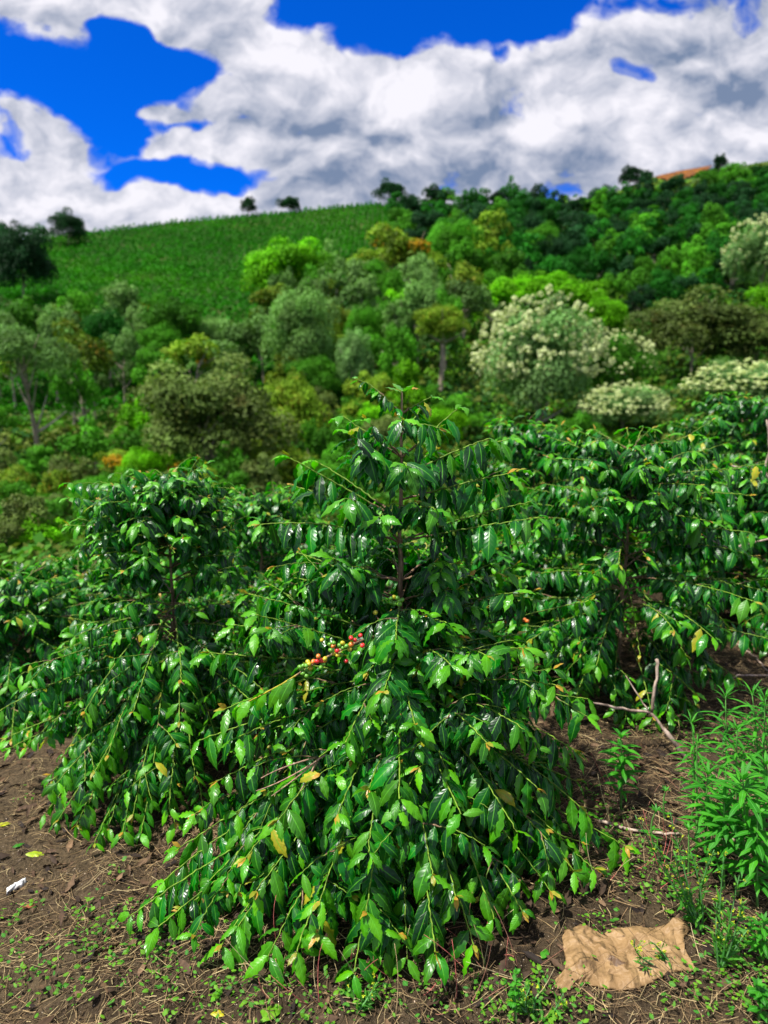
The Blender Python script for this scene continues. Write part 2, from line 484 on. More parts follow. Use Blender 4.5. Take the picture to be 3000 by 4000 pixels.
# ------------------------------------------------------------------ ground and hillside: one sheet split at 9 m
def build_ground():
    rr = 0.25 * np.exp(np.arange(0, 730) * 0.0125)
    rr = rr[rr < 900]
    fa = np.concatenate([np.arange(-52, 52.01, 0.28), np.arange(56, 304, 6.0)])
    a = np.radians(fa)
    cut = int(np.argmin(np.abs(rr - 9.0)))
    def sheet(name, r, mat, kind, label, centre):
        nr, na = len(r), len(a)
        x = r[:, None] * np.sin(a)[None]; y = r[:, None] * np.cos(a)[None]
        z = terrain(x, y)
        v = np.stack([x, y, z], -1).reshape(-1, 3)
        i, j = np.meshgrid(np.arange(nr - 1), np.arange(na), indexing='ij')
        j2 = (j + 1) % na
        q = np.stack([i * na + j, i * na + j2, (i + 1) * na + j2, (i + 1) * na + j], -1).reshape(-1, 4)
        qs = [q]
        if centre:
            v = np.vstack([v, [0, 0, tz(0, 0)]]); c = nr * na
            qs.append(np.stack([np.full(na, c), (np.arange(na) + 1) % na, np.arange(na)], -1))
        me = mk_mesh(name, v, qs)
        o = link(name, me, mat); tag(o, label, None, None, kind); return o
    # soil
    m, T = new_mat('soil')
    oc = T.node('ShaderNodeTexCoord').outputs['Object']
    n1 = T.noise(oc, 1.3, 5, .6); n2 = T.noise(oc, 9, 6, .7); n3 = T.noise(oc, 70, 4, .7); n4 = T.noise(oc, 260, 2, .6)
    col = T.mix(T.ramp(n2, .32, .68), (0.018, 0.012, 0.007), (0.085, 0.060, 0.034))
    s = T.node('ShaderNodeSeparateXYZ'); T.l.new(oc, s.inputs[0])
    path = T.ramp(T.math('ADD', s.outputs[0], T.math('MULTIPLY', T.math('SUBTRACT', n1, .5), .9)), -1.25, -.55, 1.0, 0.0)
    col = T.mix(T.math('MULTIPLY', path, .65), col, T.mix(T.ramp(n3, .3, .7), (0.050, 0.036, 0.020), (0.160, 0.115, 0.064)))
    col = T.mix(T.math('MULTIPLY', T.ramp(n3, .5, .72), .55), col, (0.13, 0.088, 0.048))
    col = T.mix(T.math('MULTIPLY', T.ramp(n4, .66, .72), .7), col, (0.42, 0.33, 0.24))
    col = T.mix(T.math('MULTIPLY', T.ramp(n3, .44, .28), .7), col, (0.020, 0.012, 0.009))
    hh = T.math('ADD', T.math('MULTIPLY', n2, 1.2), T.math('ADD', T.math('MULTIPLY', n3, .5), T.math('MULTIPLY', n4, .15)))
    out(T, princ(T, col, .92, T.bump(hh, 1.0, .035), .12))
    sheet('ground', rr[:cut + 1], m, 'structure', 'brown crumbly soil under the coffee bushes', True)
    # hillside
    m, T = new_mat('hillside_cover')
    oc = T.node('ShaderNodeTexCoord').outputs['Object']
    n1 = T.noise(oc, .05, 5, .6); n2 = T.noise(oc, .6, 6, .7)
    col = T.mix(T.ramp(n2, .3, .7), (0.010, 0.035, 0.006), (0.045, 0.115, 0.014))
    col = T.mix(T.math('MULTIPLY', T.ramp(n1, .5, .65), .5), col, (0.075, 0.095, 0.018))
    out(T, princ(T, col, .9, T.bump(n2, 1.0, .6), .1))
    sheet('hillside', rr[cut:], m, 'structure', 'green hillside rising to the ridge across the valley', False)
build_ground()

# ------------------------------------------------------------------ coffee plants
def leaf_cols(rng, n, young=None, bright=1.0):
    t = rng.random(n) ** 1.5
    a = np.array([0.0008, 0.034, 0.0045]); b = np.array([0.0020, 0.150, 0.0030])
    c = a[None] * (1 - t[:, None]) + b[None] * t[:, None]
    c *= rng.uniform(.8, 1.2, n)[:, None]
    if young is not None:
        yg = np.array([0.115, 0.42, 0.002]); c = c * (1 - young[:, None]) + yg[None] * young[:, None]
    k = rng.random(n) < .006
    c[k] = np.array([0.36, 0.33, 0.02])
    return c * bright

# places where the photograph looks through the leaves: fruiting twig, stems (photo box, nearer than this distance)
OPEN = [(1150, 2440, 1440, 2670, 1.99), (1450, 2350, 1600, 2480, 1.9), (1505, 2085, 1600, 2390, 2.37), (612, 2140, 690, 2500, 3.02), (2425, 2090, 2520, 2640, 3.42)]
def to_px(p):
    x, y, z = p[:, 0], p[:, 1], p[:, 2] - CAM_H
    dep = y * math.cos(PITCH) - z * math.sin(PITCH); up_ = y * math.sin(PITCH) + z * math.cos(PITCH)
    return 1500 + F * x / dep, 2000 - F * up_ / dep
def keep_open(p0, tips):
    k = np.ones(len(p0), bool)
    for q in (p0 * .5 + tips * .5, tips, p0 * .8 + tips * .2):
        a, b = to_px(q)
        for x0, y0, x1, y1, lim in OPEN:
            k &= ~((a > x0) & (a < x1) & (b > y0) & (b < y1) & (q[:, 1] < lim))
    return k

def bez(A, C, T, n):
    t = np.linspace(0, 1, n)[:, None]
    return (1 - t) ** 2 * A + 2 * t * (1 - t) * C + t * t * T

def branch_geo(rng, A, T, arch, gl, gb, L0=.125, bare=.18, nu=10, nv=4, tip=True, r0=.0042, node=.056, young=1.0, bronze=.6, dense=1.0, sub=0):
    """one plagiotropic coffee branch: twig into gb, leaf pairs into gl"""
    A = np.asarray(A, float); T = np.asarray(T, float)
    ln = np.linalg.norm(T - A)
    C = A + (T - A) * .5 + np.array([0, 0, arch * ln]) + rng.normal(0, .02, 3) * ln
    nn = max(4, int(round(ln * (1 + abs(arch)) / node)))
    pts = bez(A, C, T, nn * 3 + 1)
    pts[1:-1] += rng.normal(0, .0012, (len(pts) - 2, 3))
    fr = np.linspace(0, 1, len(pts))
    rad = r0 * (1 - .62 * fr) * np.where(np.arange(len(pts)) % 3 == 0, 1.35, .92)
    old = np.array([0.20, 0.125, 0.07]); mid = np.array([0.08, 0.15, 0.02]); new = np.array([0.16, 0.28, 0.02])
    if gb is not None:
        cc = np.where(fr[:, None] < .3, old[None], mid[None] * (1 - fr[:, None]) + new[None] * fr[:, None])
        cc = np.vstack([np.repeat(cc, 5, 0), cc[-1:], cc[:1]])
        tube(gb, pts, rad, 5, cc)
    tan = norm(np.gradient(pts, axis=0))
    P0, D, N_, LL, Yg = [], [], [], [], []
    for _ in range(sub):      # short side twigs break up the comb of leaf pairs
        f_ = rng.uniform(.25, .85); A2 = pts[int(f_ * (len(pts) - 1))]; t2 = tan[int(f_ * (len(pts) - 1))]
        s2 = norm(np.cross(t2, [0, 0, 1.0]) + rng.normal(0, .15, 3)) * rng.choice([-1, 1])
        T2 = A2 + (t2 * rng.uniform(.4, 1) + s2 * rng.uniform(.4, 1) + np.array([0, 0, rng.uniform(-.3, .35)])) * rng.uniform(.07, .20)
        gz = tz(T2[0], T2[1]) + .05; T2[2] = max(T2[2], gz)
        branch_geo(rng, A2, T2, rng.uniform(0, .2), gl, gb, L0 * rng.uniform(.72, .95), .15, nu, nv, True, r0 * .6, node, young, bronze * .5, dense)
    for k in range(1, nn + 1):
        f = k / nn
        if f < bare: continue
        p = pts[k * 3]; t = tan[k * 3]
        z = np.array([0, 0, 1.0])
        s = np.cross(t, z)
        if np.linalg.norm(s) < .25: s = np.array([math.cos(k * 1.6), math.sin(k * 1.6), 0])
        s /= np.linalg.norm(s)
        last = k == nn
        for sd in (-1, 1):
            if rng.random() > .93 * dense and not last: continue
            j = rng.normal(0, .26, 3)
            if last and tip:
                d = s * sd * .6 + t * .6 - z * .1 + j; size = rng.uniform(.5, .85); yg = young * rng.uniform(.15, .95)
            else:
                d = s * sd * rng.uniform(.45, .85) + t * rng.uniform(.2, .5) - z * rng.uniform(.35, .9) + j
                size = rng.uniform(.62, 1.14) * (1 if f < .85 else .92); yg = 0 if f < .9 else young * rng.uniform(.05, .5)
                if rng.random() < .05: yg = rng.uniform(.2, .7)
            P0.append(p + s * sd * .003 + rng.normal(0, .002, 3)); D.append(d); N_.append(z + .5 * s * sd * 0 + rng.normal(0, .22, 3) + t * .25)
            LL.append(L0 * size); Yg.append(yg)
    if P0:
        n = len(P0); P0 = np.array(P0); D = norm(np.array(D)); LL = np.array(LL); Yg = np.array(Yg)
        col = leaf_cols(rng, n, Yg)
        elev = np.arcsin(np.clip(D[:, 2], -1, 1))
        bend = (elev + R(86)) * rng.uniform(.75, 1.1, n)
        young_m = Yg > .5
        bend = np.where(young_m, bend * .7, bend)
        kp = keep_open(P0, P0 + (D * .4 + np.array([0, 0, -.5])) * LL[:, None]); N_ = np.array(N_)[kp]
        P0, D, LL, bend, col, n = P0[kp], D[kp], LL[kp], bend[kp], col[kp], int(kp.sum())
        leaves(gl, P0, D, N_, LL, LL * rng.uniform(.32, .41, n), np.clip(bend, .25, 2.0), rng.uniform(.05, .30, n),
               rng.uniform(.07, .14, n), rng.uniform(3.4, 5.4, n), rng.uniform(0, 6.28, n), col, nu, nv, twist=rng.normal(0, .35, n))
    if tip and rng.random() < bronze:
        n = 2; d = norm(tan[-1][None] + rng.normal(0, .35, (n, 3)) + np.array([0, 0, .35]))
        leaves(gl, np.repeat(pts[-1:], n, 0), d, rng.normal(0, .4, (n, 3)) + np.array([0, 0, 1.]), L0 * rng.uniform(.22, .42, n), L0 * rng.uniform(.10, .15, n),
               rng.uniform(.2, .9, n), np.full(n, .4), np.full(n, .06), np.full(n, 2.0), rng.uniform(0, 6, n), np.array([[0.48, 0.24, 0.03], [0.33, 0.30, 0.03]]), nu, nv)
    return pts

def trunk_mesh(rng, B, top, r0, bend=None, forks=0):
    g = Geo(); n = 22
    C = (B + top) / 2 + (np.array([0, 0, 0]) if bend is None else bend)
    pts = bez(B, C, top, n); pts[2:-2] += rng.normal(0, .0022, (n - 4, 3))
    f = np.linspace(0, 1, n)
    rad = r0 * (1 - .8 * f ** .9) * (1 + .12 * np.sin(np.arange(n) * 2.1))
    pts2 = np.vstack([pts[:1] - [0, 0, .08], pts]); rad2 = np.concatenate([[rad[0] * 1.5], rad])
    tube(g, pts2, rad2, 9, (0.2, 0.14, 0.08))
    return g, pts

def at_height(pts, z):
    i = int(np.argmin(np.abs(pts[:, 2] - z))); return pts[i].copy()

def coffee_plant(seed, base, top, specs, label, leaf_mat, split=True, L0=.125, r0=.013, nu=10, nv=4, node=.056, name='coffee_bush', bend=None, group='coffee bushes planted in rows on the slope'):
    """specs: list of dict(z attach height abs, T tip world, arch, bare)"""
    rng = np.random.default_rng(seed)
    root = empty(name, tuple(base), label, 'coffee bush', group)
    g, tp = trunk_mesh(rng, np.array(base, float), np.array(top, float), r0, bend)
    link('trunk', g.mesh('trunk', base), M_BARK, root)
    GL, GB = Geo(), Geo(); made = []
    for s in specs:
        if split: gl, gb = Geo(), Geo()
        else: gl, gb = GL, GB
        A = at_height(tp, s['z'])
        pts = branch_geo(rng, A, s['T'], s.get('arch', .1), gl, gb, s.get('L', L0), s.get('bare', .18), nu, nv, True, s.get('r', .0042), node, s.get('young', 1.0), s.get('bronze', .5), s.get('dense', 1.0), s.get('sub', 0))
        if split:
            b = link('branch', gb.mesh('branch', base), M_TWIG, root)
            if gl.n: link('foliage', gl.mesh('foliage', base), leaf_mat, b)
            made.append((b, pts))
    # apex
    gl = GL if not split else Geo(); n = 6
    ang = np.arange(n) * 1.57 + .4; d = np.stack([np.cos(ang), np.sin(ang), np.full(n, .5)], -1)
    leaves(gl, np.repeat([tp[-1]], n, 0) + rng.normal(0, .003, (n, 3)), d, np.tile([0, 0, 1.], (n, 1)) + rng.normal(0, .2, (n, 3)), L0 * rng.uniform(.4, .75, n), L0 * rng.uniform(.18, .28, n),
           rng.uniform(.3, .9, n), np.full(n, .3), np.full(n, .07), np.full(n, 3.5), rng.uniform(0, 6, n), np.array([[0.10, 0.30, 0.02]] * 4 + [[0.40, 0.22, 0.03]] * 2), nu, nv)
    if split: link('top_shoot', gl.mesh('top_shoot', base), leaf_mat, root)
    else:
        link('branches', GB.mesh('branches', base), M_TWIG, root)
        link('foliage', GL.mesh('foliage', base), leaf_mat, root)
    return root, made, tp

def auto_specs(rng, base, top, prof, n, skew=(0, 0), L0=.12):
    """prof: rows of (height fraction, radius, rise per metre of reach, bare share)"""
    prof = np.array(prof, float); H = top[2] - base[2]; out_ = []
    fs = np.interp((np.arange(n) + .5) / n, np.linspace(0, 1, len(prof)), prof[:, 0])
    for i, f in enumerate(fs):
        r = np.interp(f, prof[:, 0], prof[:, 1]) * rng.uniform(.72, 1.12)
        rise = np.interp(f, prof[:, 0], prof[:, 2]) + rng.normal(0, .08); bare = np.interp(f, prof[:, 0], prof[:, 3])
        a = i * 2.39996 + rng.normal(0, .2)
        c = np.array(base) * (1 - f) + np.array(top) * f
        T = c + np.array([math.cos(a) * r + skew[0] * r, math.sin(a) * r + skew[1] * r, rise * r])
        gz = tz(T[0], T[1]) + .05
        if T[2] < gz: T[2] = gz + rng.uniform(0, .06)
        out_.append(dict(z=c[2], T=T, arch=rng.uniform(.08, .2) if f < .75 else rng.uniform(.0, .1), bare=bare, L=L0, sub=int(rng.integers(1, 4)), dense=1.0))
    return out_

# ---- the main bush: branches read off the photograph, each with its own reach towards or away from the viewer
MY = 2.40
mb = P(1560, 3150, MY); mb[2] = tz(mb[0], mb[1]); mt = P(1570, 1530, MY - .02)
def S(px, py, Yd, apx_y, arch=.06, **k):
    d = dict(z=P(1555, apx_y, MY)[2], T=P(px, py, Yd), arch=arch); d.update(k); return d
main_specs = [
    S(1476, 1530, 2.34, 1640, .03, L=.07), S(1684, 1550, 2.42, 1650, .03, L=.08), S(1574, 1640, 2.16, 1700, .12, L=.10), S(1339, 1625, 2.40, 1800, .04, L=.10),
    S(1785, 1600, 2.38, 1790, .0, L=.11), S(1640, 1600, 2.62, 1700, .0, L=.10), S(1911, 1713, 2.30, 1890, .02), S(1989, 1712, 2.52, 1850, .02),
    S(1370, 1700, 2.12, 1880, .06), S(1430, 1640, 2.30, 1760, .05, L=.10), S(1981, 1850, 2.26, 1980, .02), S(1135, 1790, 2.36, 2010, .04), S(1230, 1800, 2.55, 1990, .06), S(1590, 1827, 2.02, 1900, .16, L=.13, bare=.5),
    S(1351, 1948, 2.05, 2100, .14), S(1017, 2050, 2.32, 2140, .10), S(2075, 1960, 2.42, 2120, .05), S(2107, 2020, 2.22, 2130, .02, bare=.3),
    S(1150, 1900, 2.65, 2060, .05), S(1850, 1900, 2.70, 2020, .05), S(1700, 1760, 2.72, 1880, .05), S(1380, 1780, 2.70, 1900, .05),
    S(1700, 1990, 2.06, 2040, .16), S(1480, 2020, 2.10, 2060, .12, bare=.4), S(1620, 1960, 2.16, 1990, .1, bare=.3),
    S(1300, 2180, 2.30, 2240, .0, L=.09, bare=.4), S(1780, 2200, 2.30, 2280, .03, L=.11, bare=.4), S(2010, 2210, 2.5, 2400, .05), S(2080, 2310, 2.3, 2430, .05),
    S(1545, 2500, 1.93, 2320, .10, bare=.25, L=.135), S(970, 2320, 2.34, 2530, .04), S(912, 2440, 2.40, 2560, .04), S(1000, 2400, 2.1, 2600, .05),
    S(886, 2766, 2.05, 2560, .10, bare=.62), S(820, 2550, 2.30, 2560, .02, bare=.65, L=.12),
    S(2300, 2345, 2.50, 2530, .0, bare=.8, L=.08, r=.005), S(2043, 2531, 2.05, 2640, .10), S(2170, 2676, 2.05, 2700, .14), S(2296, 2730, 2.25, 2720, .10),
    S(1760, 2600, 1.90, 2560, .16), S(1900, 2560, 2.02, 2600, .15), S(1350, 2900, 1.88, 2600, .14), S(1500, 2700, 1.82, 2600, .14, L=.13), S(1620, 2830, 1.78, 2650, .16, L=.13),
    S(1120, 2940, 2.02, 2700, .15), S(777, 2893, 2.2, 2720, .10), S(930, 2880, 2.02, 2700, .12), S(850, 3050, 2.15, 2800, .12),
    S(2242, 2929, 2.1, 2700, .18), S(2050, 2850, 1.92, 2700, .18), S(1900, 2900, 1.80, 2720, .2, L=.13), S(2296, 3182, 2.08, 2800, .20), S(2441, 3327, 2.05, 2960, .10, bare=.25, L=.12),
    S(2240, 3400, 1.90, 2900, .2), S(2020, 3250, 1.80, 2760, .24), S(2150, 3480, 1.82, 2960, .22), S(1930, 3590, 1.70, 2950, .24, L=.14), S(1800, 3180, 1.70, 2780, .24, L=.135),
    S(1690, 3420, 1.62, 2850, .26, L=.14), S(1560, 3120, 1.68, 2760, .2, L=.14), S(1590, 3760, 1.62, 2980, .3, L=.14), S(1440, 3330, 1.66, 2850, .24, L=.14), S(1320, 3180, 1.75, 2780, .2, L=.135),
    S(1250, 3520, 1.66, 2930, .26, L=.14), S(1240, 3650, 1.66, 3000, .24, L=.13), S(1430, 3560, 1.62, 2960, .26, L=.135), S(1090, 3200, 1.82, 2850, .18), S(1000, 3480, 1.80, 2950, .2, L=.13),
    S(868, 3724, 1.72, 3020, .22, L=.135), S(960, 3350, 1.85, 2900, .16), S(705, 3309, 2.05, 2900, .12), S(760, 3180, 2.15, 2850, .12), S(506, 3580, 1.86, 3000, .12, L=.13, bare=.4), S(620, 3650, 1.82, 3020, .12, bare=.5),
    S(1050, 3790, 1.66, 3020, .24), S(1160, 3720, 1.62, 3000, .26), S(1380, 3810, 1.58, 3020, .28), S(1700, 3720, 1.60, 3000, .28), S(1850, 3690, 1.64, 3000, .26), S(930, 3620, 1.74, 3000, .2), S(2040, 3560, 1.74, 2980, .24), S(1500, 3720, 1.64, 3000, .28), S(720, 3560, 1.88, 3000, .16), S(640, 3440, 1.98, 2960, .14), S(820, 3440, 1.92, 2940, .16), S(2320, 3420, 1.95, 2980, .16), S(2200, 3280, 2.0, 2900, .18),
    S(1150, 3050, 1.95, 2800, .15), S(1780, 3500, 1.66, 2950, .24, L=.14), S(2100, 3080, 2.0, 2820, .18), S(1740, 3000, 1.85, 2760, .18), S(1440, 3080, 1.80, 2780, .15),
    S(900, 3150, 2.2, 2850, .1), S(2250, 3050, 2.45, 2850, .1), S(1200, 2700, 2.25, 2650, .08), S(1950, 2740, 2.35, 2660, .1), S(1350, 2560, 2.2, 2560, .05, bare=.5),
]
rng_m = np.random.default_rng(5)
for i in range(54):   # the far side and the inside of the bush
    f = .06 + .52 * i / 54; a = rng_m.uniform(.1, 3.0) if i % 3 else rng_m.uniform(-3.0, -.1); r = (.66 - .35 * f) * (rng_m.uniform(.8, 1.05) if i % 3 else rng_m.uniform(.45, .75))
    zz = mb[2] + f * (mt[2] - mb[2])
    main_specs.append(dict(z=zz, T=np.array([mb[0] + math.cos(a) * r, MY + math.sin(a) * r, zz + (f - .4) * .3 + .05]), arch=.08))
for s in main_specs:
    s.setdefault('bare', .18)
    s.setdefault('L', .128); s['L'] = min(s['L'], .130 if s['z'] > 1.02 else .120 if s['T'][1] > 1.9 else .112); s['young'] = .95; s['bronze'] = .6; s.setdefault('sub', (int(rng_m.integers(0, 2)) * (s['T'][1] < MY) if s['z'] > 1.02 else 2 + int(rng_m.integers(0, 3))) if s['bare'] < .45 else 0)
    g_ = tz(s['T'][0], s['T'][1]) + .07
    if s['T'][2] < g_: s['T'][2] = g_
main, made, main_tp = coffee_plant(3, mb, mt, main_specs, 'large glossy coffee bush in the centre foreground with red and green cherries', M_LEAF, True, .125, .018, 11, 4, .040)

# ---- cherries and blossom on the main bush
def cherry_material(name, c1, c2):
    m, T = new_mat(name)
    oc = T.node('ShaderNodeTexCoord').outputs['Object']; n = T.noise(oc, 120, 3, .5)
    out(T, princ(T, T.mix(T.ramp(n, .35, .65), c1, c2), .28, None, .5)); return m
M_CH = {'red': cherry_material('ripe_cherry', (0.62, 0.012, 0.030), (0.78, 0.05, 0.03)), 'orange': cherry_material('turning_cherry', (0.80, 0.14, 0.03), (0.75, 0.30, 0.05)),
        'yellow': cherry_material('yellow_cherry', (0.55, 0.42, 0.02), (0.40, 0.42, 0.03)), 'green': cherry_material('green_cherry', (0.06, 0.25, 0.02), (0.16, 0.34, 0.03)),
        'dark': cherry_material('shaded_green_cherry', (0.03, 0.16, 0.02), (0.05, 0.20, 0.025))}
def cherry_mesh():
    g = Geo(); nr, k = 9, 12
    th = np.linspace(0, PI, nr); r = np.sin(th); z = -np.cos(th) * 1.12
    r[-1] = .08; z[-1] = 1.05; z[-2] = 1.06; r[-2] = .22
    a = np.arange(k) / k * 2 * PI
    v = np.stack([r[:, None] * np.cos(a), r[:, None] * np.sin(a), np.repeat(z[:, None], k, 1)], -1).reshape(-1, 3)
    i, j = np.meshgrid(np.arange(nr - 1), np.arange(k), indexing='ij')
    q = np.stack([i * k + j, i * k + (j + 1) % k, (i + 1) * k + (j + 1) % k, (i + 1) * k + j], -1).reshape(-1, 4)
    v = np.vstack([v, [0, 0, .99]]); t = [[(nr - 1) * k + j, (nr - 1) * k + (j + 1) % k, nr * k] for j in range(k)]
    g.add(v, q, np.array(t)); me = g.mesh('cherry'); return me
CH = {}
for k_, m_ in M_CH.items():
    CH[k_] = cherry_mesh(); CH[k_].materials.append(m_)
def cherries(parent, origin, lst, Yd, r=.0075, seed=1):
    rg = np.random.default_rng(seed)
    for px, py, c in lst:
        o = link('cherry', CH[c], None, parent)
        p = P(px, py, Yd + rg.uniform(-.008, .008)) - np.asarray(origin)
        o.location = tuple(p); s = r * rg.uniform(.88, 1.1); o.scale = (s, s, s * 1.08)
        o.rotation_euler = (rg.uniform(.8, 2.2), rg.uniform(-.6, .6), rg.uniform(-1, 1))
# a bearing twig in front, carrying the coloured cherries
def px3(x, y, o=(1000, 2200), s=700 / 1659): return o[0] + x * s, o[1] + y * s
gb = Geo(); YB = 1.93
tw = [P(*px3(*q), YB + dy) for q, dy in (((1250, 640), .30), ((1060, 690), .10), ((900, 745), .02), ((690, 850), 0), ((540, 930), 0), ((400, 1020), 0), ((250, 1115), 0), ((60, 1215), .02), ((-160, 1330), .04))]
tw = np.array(tw); tt = np.linspace(0, len(tw) - 1, 34); twp = np.stack([np.interp(tt, np.arange(len(tw)), tw[:, i]) for i in range(3)], -1)
cc = np.where((tt < 5.2)[:, None], np.array([[0.24, 0.15, 0.08]]), np.array([[0.42, 0.36, 0.03]])); cc = np.vstack([np.repeat(cc, 6, 0), cc[-1:], cc[:1]])
tube(gb, twp, .0036 * (1 - .35 * tt / tt[-1]) * (1 + .25 * (np.arange(34) % 4 == 0)), 6, cc)
bt = link('branch', gb.mesh('branch', mb), M_TWIG, main)
gl = Geo(); rg = np.random.default_rng(8)
sel = twp[[22, 25, 28, 31, 33]]
for k, p in enumerate(sel):
    n = 2; d = np.array([[-.3, -.3, -.5], [-.2, .5, -.5]]) + rg.normal(0, .15, (2, 3))
    yg = np.array([.35 + .15 * k] * 2).clip(0, 1)
    leaves(gl, np.repeat(p[None], 2, 0), d, np.array([[0, -.6, .8], [0, .5, .8]]), np.full(2, .10 - .008 * k), np.full(2, .036), np.full(2, .8), np.full(2, .2), np.full(2, .08), np.full(2, 4.), rg.uniform(0, 6, 2), leaf_cols(rg, 2, yg), 11, 4)
link('foliage', gl.mesh('foliage', mb), M_LEAF, bt)
red = [(880, 692, 'red'), (916, 712, 'red'), (968, 669, 'red'), (881, 752, 'orange'), (986, 762, 'red'), (715, 766, 'orange'), (751, 808, 'red'), (577, 861, 'orange'), (606, 901, 'red'),
       (566, 909, 'red'), (530, 911, 'orange'), (635, 900, 'orange'), (758, 852, 'yellow'), (720, 838, 'yellow'), (867, 795, 'yellow'), (772, 762, 'green'), (838, 768, 'green'), (806, 782, 'green'),
       (920, 790, 'green'), (803, 740, 'yellow'), (690, 806, 'green'), (680, 752, 'green'), (718, 738, 'green'), (622, 937, 'green'), (600, 966, 'green'), (640, 885, 'yellow'), (482, 915, 'yellow'),
       (492, 937, 'yellow'), (437, 949, 'green'), (407, 962, 'green'), (424, 982, 'green'), (465, 950, 'green'), (470, 990, 'green'), (504, 972, 'yellow'), (434, 1021, 'green'), (466, 1043, 'green'),
       (497, 1016, 'green'), (785, 850, 'green'), (835, 905, 'red'), (610, 712, 'yellow')]
cherries(bt, mb, [(*px3(x, y), c) for x, y, c in red], YB - .010, .0070, 2)
grn = [(1247, 325, 'green'), (1278, 313, 'yellow'), (1308, 322, 'green'), (1253, 364, 'green'), (1328, 380, 'green'), (1283, 372, 'green'), (1326, 345, 'green'), (1352, 340, 'green'), (1106, 456, 'yellow')]
fb = min(made, key=lambda bp: np.linalg.norm(bp[1][-1] - P(1545, 2500, 1.93)))[0]
cherries(fb, mb, [(*px3(x, y), c) for x, y, c in grn], 2.13, .0076, 3)
ub = min(made, key=lambda bp: np.linalg.norm(bp[1][-1] - P(2107, 2020, 2.22)))[0]
def px5(x, y): return 900 + x * .7836, 1400 + y * .7836
dk = [(870, 910), (890, 905), (905, 925), (850, 935), (925, 945), (945, 940), (880, 940), (965, 935), (910, 885), (640, 1000), (660, 955), (700, 965), (735, 970), (690, 1020), (770, 940), (720, 1080), (740, 940), (665, 1030), (690, 940), (625, 1010), (725, 1105)]
cherries(ub, mb, [(*px5(x, y), 'dark') for x, y in dk], 2.20, .0072, 4)
rb = min(made, key=lambda bp: np.linalg.norm(bp[1][-1] - P(2300, 2345, 2.50)))[0]
cherries(rb, mb, [(*px5(*q), c) for q, c in (((1466, 1303), 'orange'), ((1480, 1310), 'orange'), ((1375, 1312), 'orange'), ((1422, 1298), 'green'), ((1300, 1300), 'dark'), ((1375, 1330), 'dark'))], 2.42, .0078, 5)
# blossom buds
M_BLOS = tint_material('blossom', .5, .3, .3)
def buds(parent, pts, seed=1, size=.011):
    g = Geo(); rg = np.random.default_rng(seed)
    for p in pts:
        n = 7; d = rg.normal(0, 1, (n, 3)); d[:, 2] = np.abs(d[:, 2]) + .3
        leaves(g, np.repeat(p[None], n, 0), d, rg.normal(0, 1, (n, 3)), size * rg.uniform(.7, 1.3, n), size * np.full(n, .35), rg.uniform(-.3, .3, n), np.full(n, .5), np.zeros(n), np.ones(n), np.zeros(n),
               np.array([[0.75, 0.72, 0.30]]) * rg.uniform(.7, 1.1, n)[:, None], 4, 2)
    link('blossom', g.mesh('blossom', mb), M_BLOS, parent)
lb = min(made, key=lambda bp: np.linalg.norm(bp[1][-1] - P(820, 2550, 2.30)))
buds(lb[0], [lb[1][int(len(lb[1]) * f)] for f in (.45, .52, .6, .72, .84, .92)], 2)
rbb = min(made, key=lambda bp: np.linalg.norm(bp[1][-1] - P(2242, 2929, 2.1)))
buds(rbb[0], [rbb[1][int(len(rbb[1]) * f)] for f in (.4, .48, .55)], 3, .018)
# dry bare twigs inside the skirt
g = Geo(); rg = np.random.default_rng(9)
for a_, b_ in (((1270, 2950), (1000, 3090)), ((1250, 2960), (1060, 3110)), ((1240, 2965), (1130, 3150)), ((1230, 2960), (1020, 3040)), ((1240, 2975), (1170, 3180))):
    A = P(*a_, 1.98); T = P(*b_, 1.90); tube(g, bez(A, (A + T) / 2 + rg.normal(0, .02, 3), T, 8), np.linspace(.0028, .0014, 8), 5, (0.36, 0.22, 0.15))
link('dry_twigs', g.mesh('dry_twigs', mb), M_TWIG, main)

# ---- the neighbours
def clear(p):
    p[2] = max(p[2], tz(p[0], p[1]) + .06); return p
UMB = [(.14, .50, -.20, .2), (.28, .62, -.12, .2), (.42, .54, .02, .25), (.52, .36, .10, .3), (.78, .30, .22, .2), (.84, .34, .12, .1), (.92, .32, .18, .05), (.97, .22, .3, 0), (.99, .12, .6, 0)]
SKIRT = [(.12, .66, -.25, .2), (.3, .74, -.1, .2), (.5, .64, .05, .2), (.7, .5, .2, .15), (.86, .36, .35, .1), (.98, .17, .7, 0)]
def neighbour(seed, px, Yd, top_py, label, n, prof=SKIRT, L0=.115, k=1.0, split=False, nu=6, nv=2, skew=(0, 0), mat=None, node=.046, extra=()):
    top = P(px, top_py, Yd); b = np.array([top[0], top[1], tz(top[0], top[1])]); top[0] += .01
    rg = np.random.default_rng(seed)
    prof = [(f, r * k, s, ba) for f, r, s, ba in prof]
    return coffee_plant(seed, b, top, auto_specs(rg, b, top, prof, n, skew, L0) + [dict(z=b[2] + (top[2] - b[2]) * fz, T=clear(P(x_, y_, Y_)), arch=.18, bare=.2, L=L0, sub=2) for x_, y_, Y_, fz in extra], label, mat or M_LEAF_FAR, split, L0, .015, nu, nv, node)
